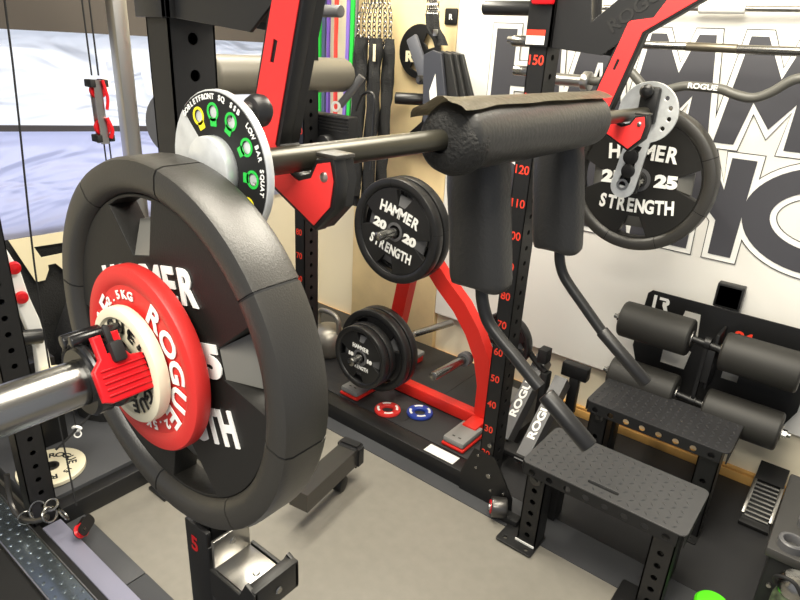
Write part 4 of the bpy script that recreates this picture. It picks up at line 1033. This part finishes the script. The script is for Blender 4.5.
# cord with knot
b = B(); tube(b, [(-1.80, .62, .29), (-1.80, .69, .33), (-1.80, .74, .365), (-1.79, .76, .42)], .0035, 8)
t = thing('tied_cord', 'black cord with a white knot hanging under the near sleeve', 'cord', (-1.80, .69, .33)); obj('cord', b, DARK, t)
b = B(); ring(b, (-1.80, .692, .312), (1, -.4, .3), .010, .0025); tube(b, [(-1.81, .685, .335), (-1.80, .69, .342), (-1.79, .70, .335), (-1.80, .692, .326)], .005, 8); obj('white_knot', b, WHI, t)
b = cyl(B(), (-1.80, .69, .34), (-1.80, .69, .56), .002, 6); obj('hanging_line', b, DARK, t)
# cream plate lying on the deck
t = thing('cream_change_plate', 'cream rubber plate with black lettering lying on the left deck', 'weight plate', (-2.02, .665, .067))
cx, cy = -2.02, .672
b = B(); loop_lathe(b, [(.026, 0), (.106, 0), (.11, .004), (.11, .016), (.106, .018), (.09, .018), (.086, .0165), (.026, .0165)], (cx, cy, .067), (0, 0, 1), 64); obj('disc', b, WHR, t)
b = B()
for word, am, sz, dt in (('ROGUE', -60, .036, 22), ('ROGUE', 110, .036, 22), ('15', 25, .024, 14)):
    for i, ch in enumerate(word):
        a = math.radians(am-(i-(len(word)-1)/2)*dt); merge(b, text(ch, sz, .0008, .0008, sx=1.1), frame('+z', (cx+.066*math.cos(a), cy+.066*math.sin(a), .0836), a-PI/2))
obj('printed_words', b, DARK, t)
b = B(); loop_lathe(b, [(.018, 0), (.0262, 0), (.0262, .020), (.018, .020)], (cx, cy, .067), (0, 0, 1), 28); obj('hub_sleeve', b, GUN, t)
# white lever arm of the machine, red knobs, cream pad
t = thing('white_machine_lever', 'curved white steel lever with red knobs left of the upright', 'machine lever', (-2.1, .73, .5))
b = B(); merge(b, shape([[(.675, .86), (.695, .86), (.722, .78), (.733, .69), (.752, .60), (.76, .50), (.762, .40), (.715, .385), (.722, .50), (.705, .60), (.69, .69), (.675, .80)]], .03, .004), frame('+x', (-2.13, 0, 0))); obj('lever', b, WHI, t)
b = B(); merge(b, shape([[(.60, .62), (.69, .66), (.69, .42), (.60, .40)]], .02, .004), frame('+x', (-2.16, 0, 0))); obj('side_panel', b, CREAM, t)
for y, z in ((.700, .80), (.705, .697)):
    b = B(); lathe(b, [(.018, 0), (.022, .008), (.018, .02), (0, .024)], (-2.098, y, z), (1, 0, 0), 20); obj('knob', b, REDP, t)
b = cyl(B(), (-2.10, .66, .56), (-2.09, .745, .545), .026, 24, .003); obj('black_stub', b, BLK2, t)
b = cyl(B(), (-2.10, .735, .405), (-2.09, .735, .405), .010, 12); obj('bolt', b, GUN, t)
single('cream_round_pad', cyl(B(), (-2.09, .72, .38), (-2.0, .87, .38), .050, 32, .012), CREAM, 'cream cylinder pad seen above the near end of the sleeve', 'pad')
t = thing('lever_stand', 'dark steel stand holding the white lever and cream pad', 'machine stand', (-2.2, .75, .067))
b = B(); box(b, -2.22, -2.165, .66, .80, .067, .42, .004); box(b, -2.17, -2.12, .70, .76, .30, .36, .004); obj('stand_post', b, BLK, t)
# black cover / bag below window
b = B(); lathe(b, [(.02, 0), (.22, .0), (.25, .1), (.24, .3), (.16, .45), (.05, .5), (0, .5)], (-2.30, 1.12, .067), (0, 0, 1), 24)
for v in b.verts: v.co += Vector((noise.noise(v.co*4), noise.noise(v.co*4+Vector((5, 0, 0))), 0))*.05
single('black_cloth_cover', b, FAB, 'black cloth covered bundle behind the big near plate', 'cover', angle=60)

# low bench behind/under the near plate
t = thing('flat_bench_base', 'gunmetal bench base with black end cap and caster behind the near plate', 'bench', (-1.25, 1.3, 0))
p1 = Vector((-1.262, 1.392, .125)); p0 = Vector((-1.215, 1.10, .125))
b = B(); rect_sweep(b, [p0, p1], .070, .075, (0, 0, 1)); obj('base_tube', b, GUN, t)
d_ = (p1-p0).normalized()
b = B(); rect_sweep(b, [p1-d_*.015, p1+d_*.04], .095, .095, (0, 0, 1)); bmesh.ops.bevel(b, geom=b.edges[:], offset=.012, segments=3, affect='EDGES'); obj('end_cap', b, BLK2, t)
b = B(); cyl(b, (-1.272, 1.335, .03), (-1.237, 1.345, .03), .03, 24, .004); box(b, -1.272, -1.240, 1.32, 1.35, .03, .092, .003); obj('caster', b, BLK, t)

# ------------------------------------------------------------ groups of repeats
for o in bpy.data.objects:
    if o.parent is None and 'category' in o and 'group' not in o:
        k = o.name.split('.')[0]; l = o['label']
        g = {'change_plate': 'coloured discs on the near bar sleeve', 'ceiling_or_fill_lamp': 'ceiling lamps', 'monolift_arm': 'red monolift hooks carrying the bar',
             'storage_peg': 'pegs on the rack uprights', 'tread_step': 'diamond plate steps', 'fractional_plate': 'small ring plates on the deck',
             'grey_ring': 'grey rings on the box', 'rubber_floor_mat': 'rubber floor mats', 'steel_cable': 'cables by the window'}.get(k)
        if k == 'weight_plate': g = 'weight plates on the red tree' if ('tree' in l or 'curved red leg' in l) else 'large weight plates on the bar'
        if g: o['group'] = g
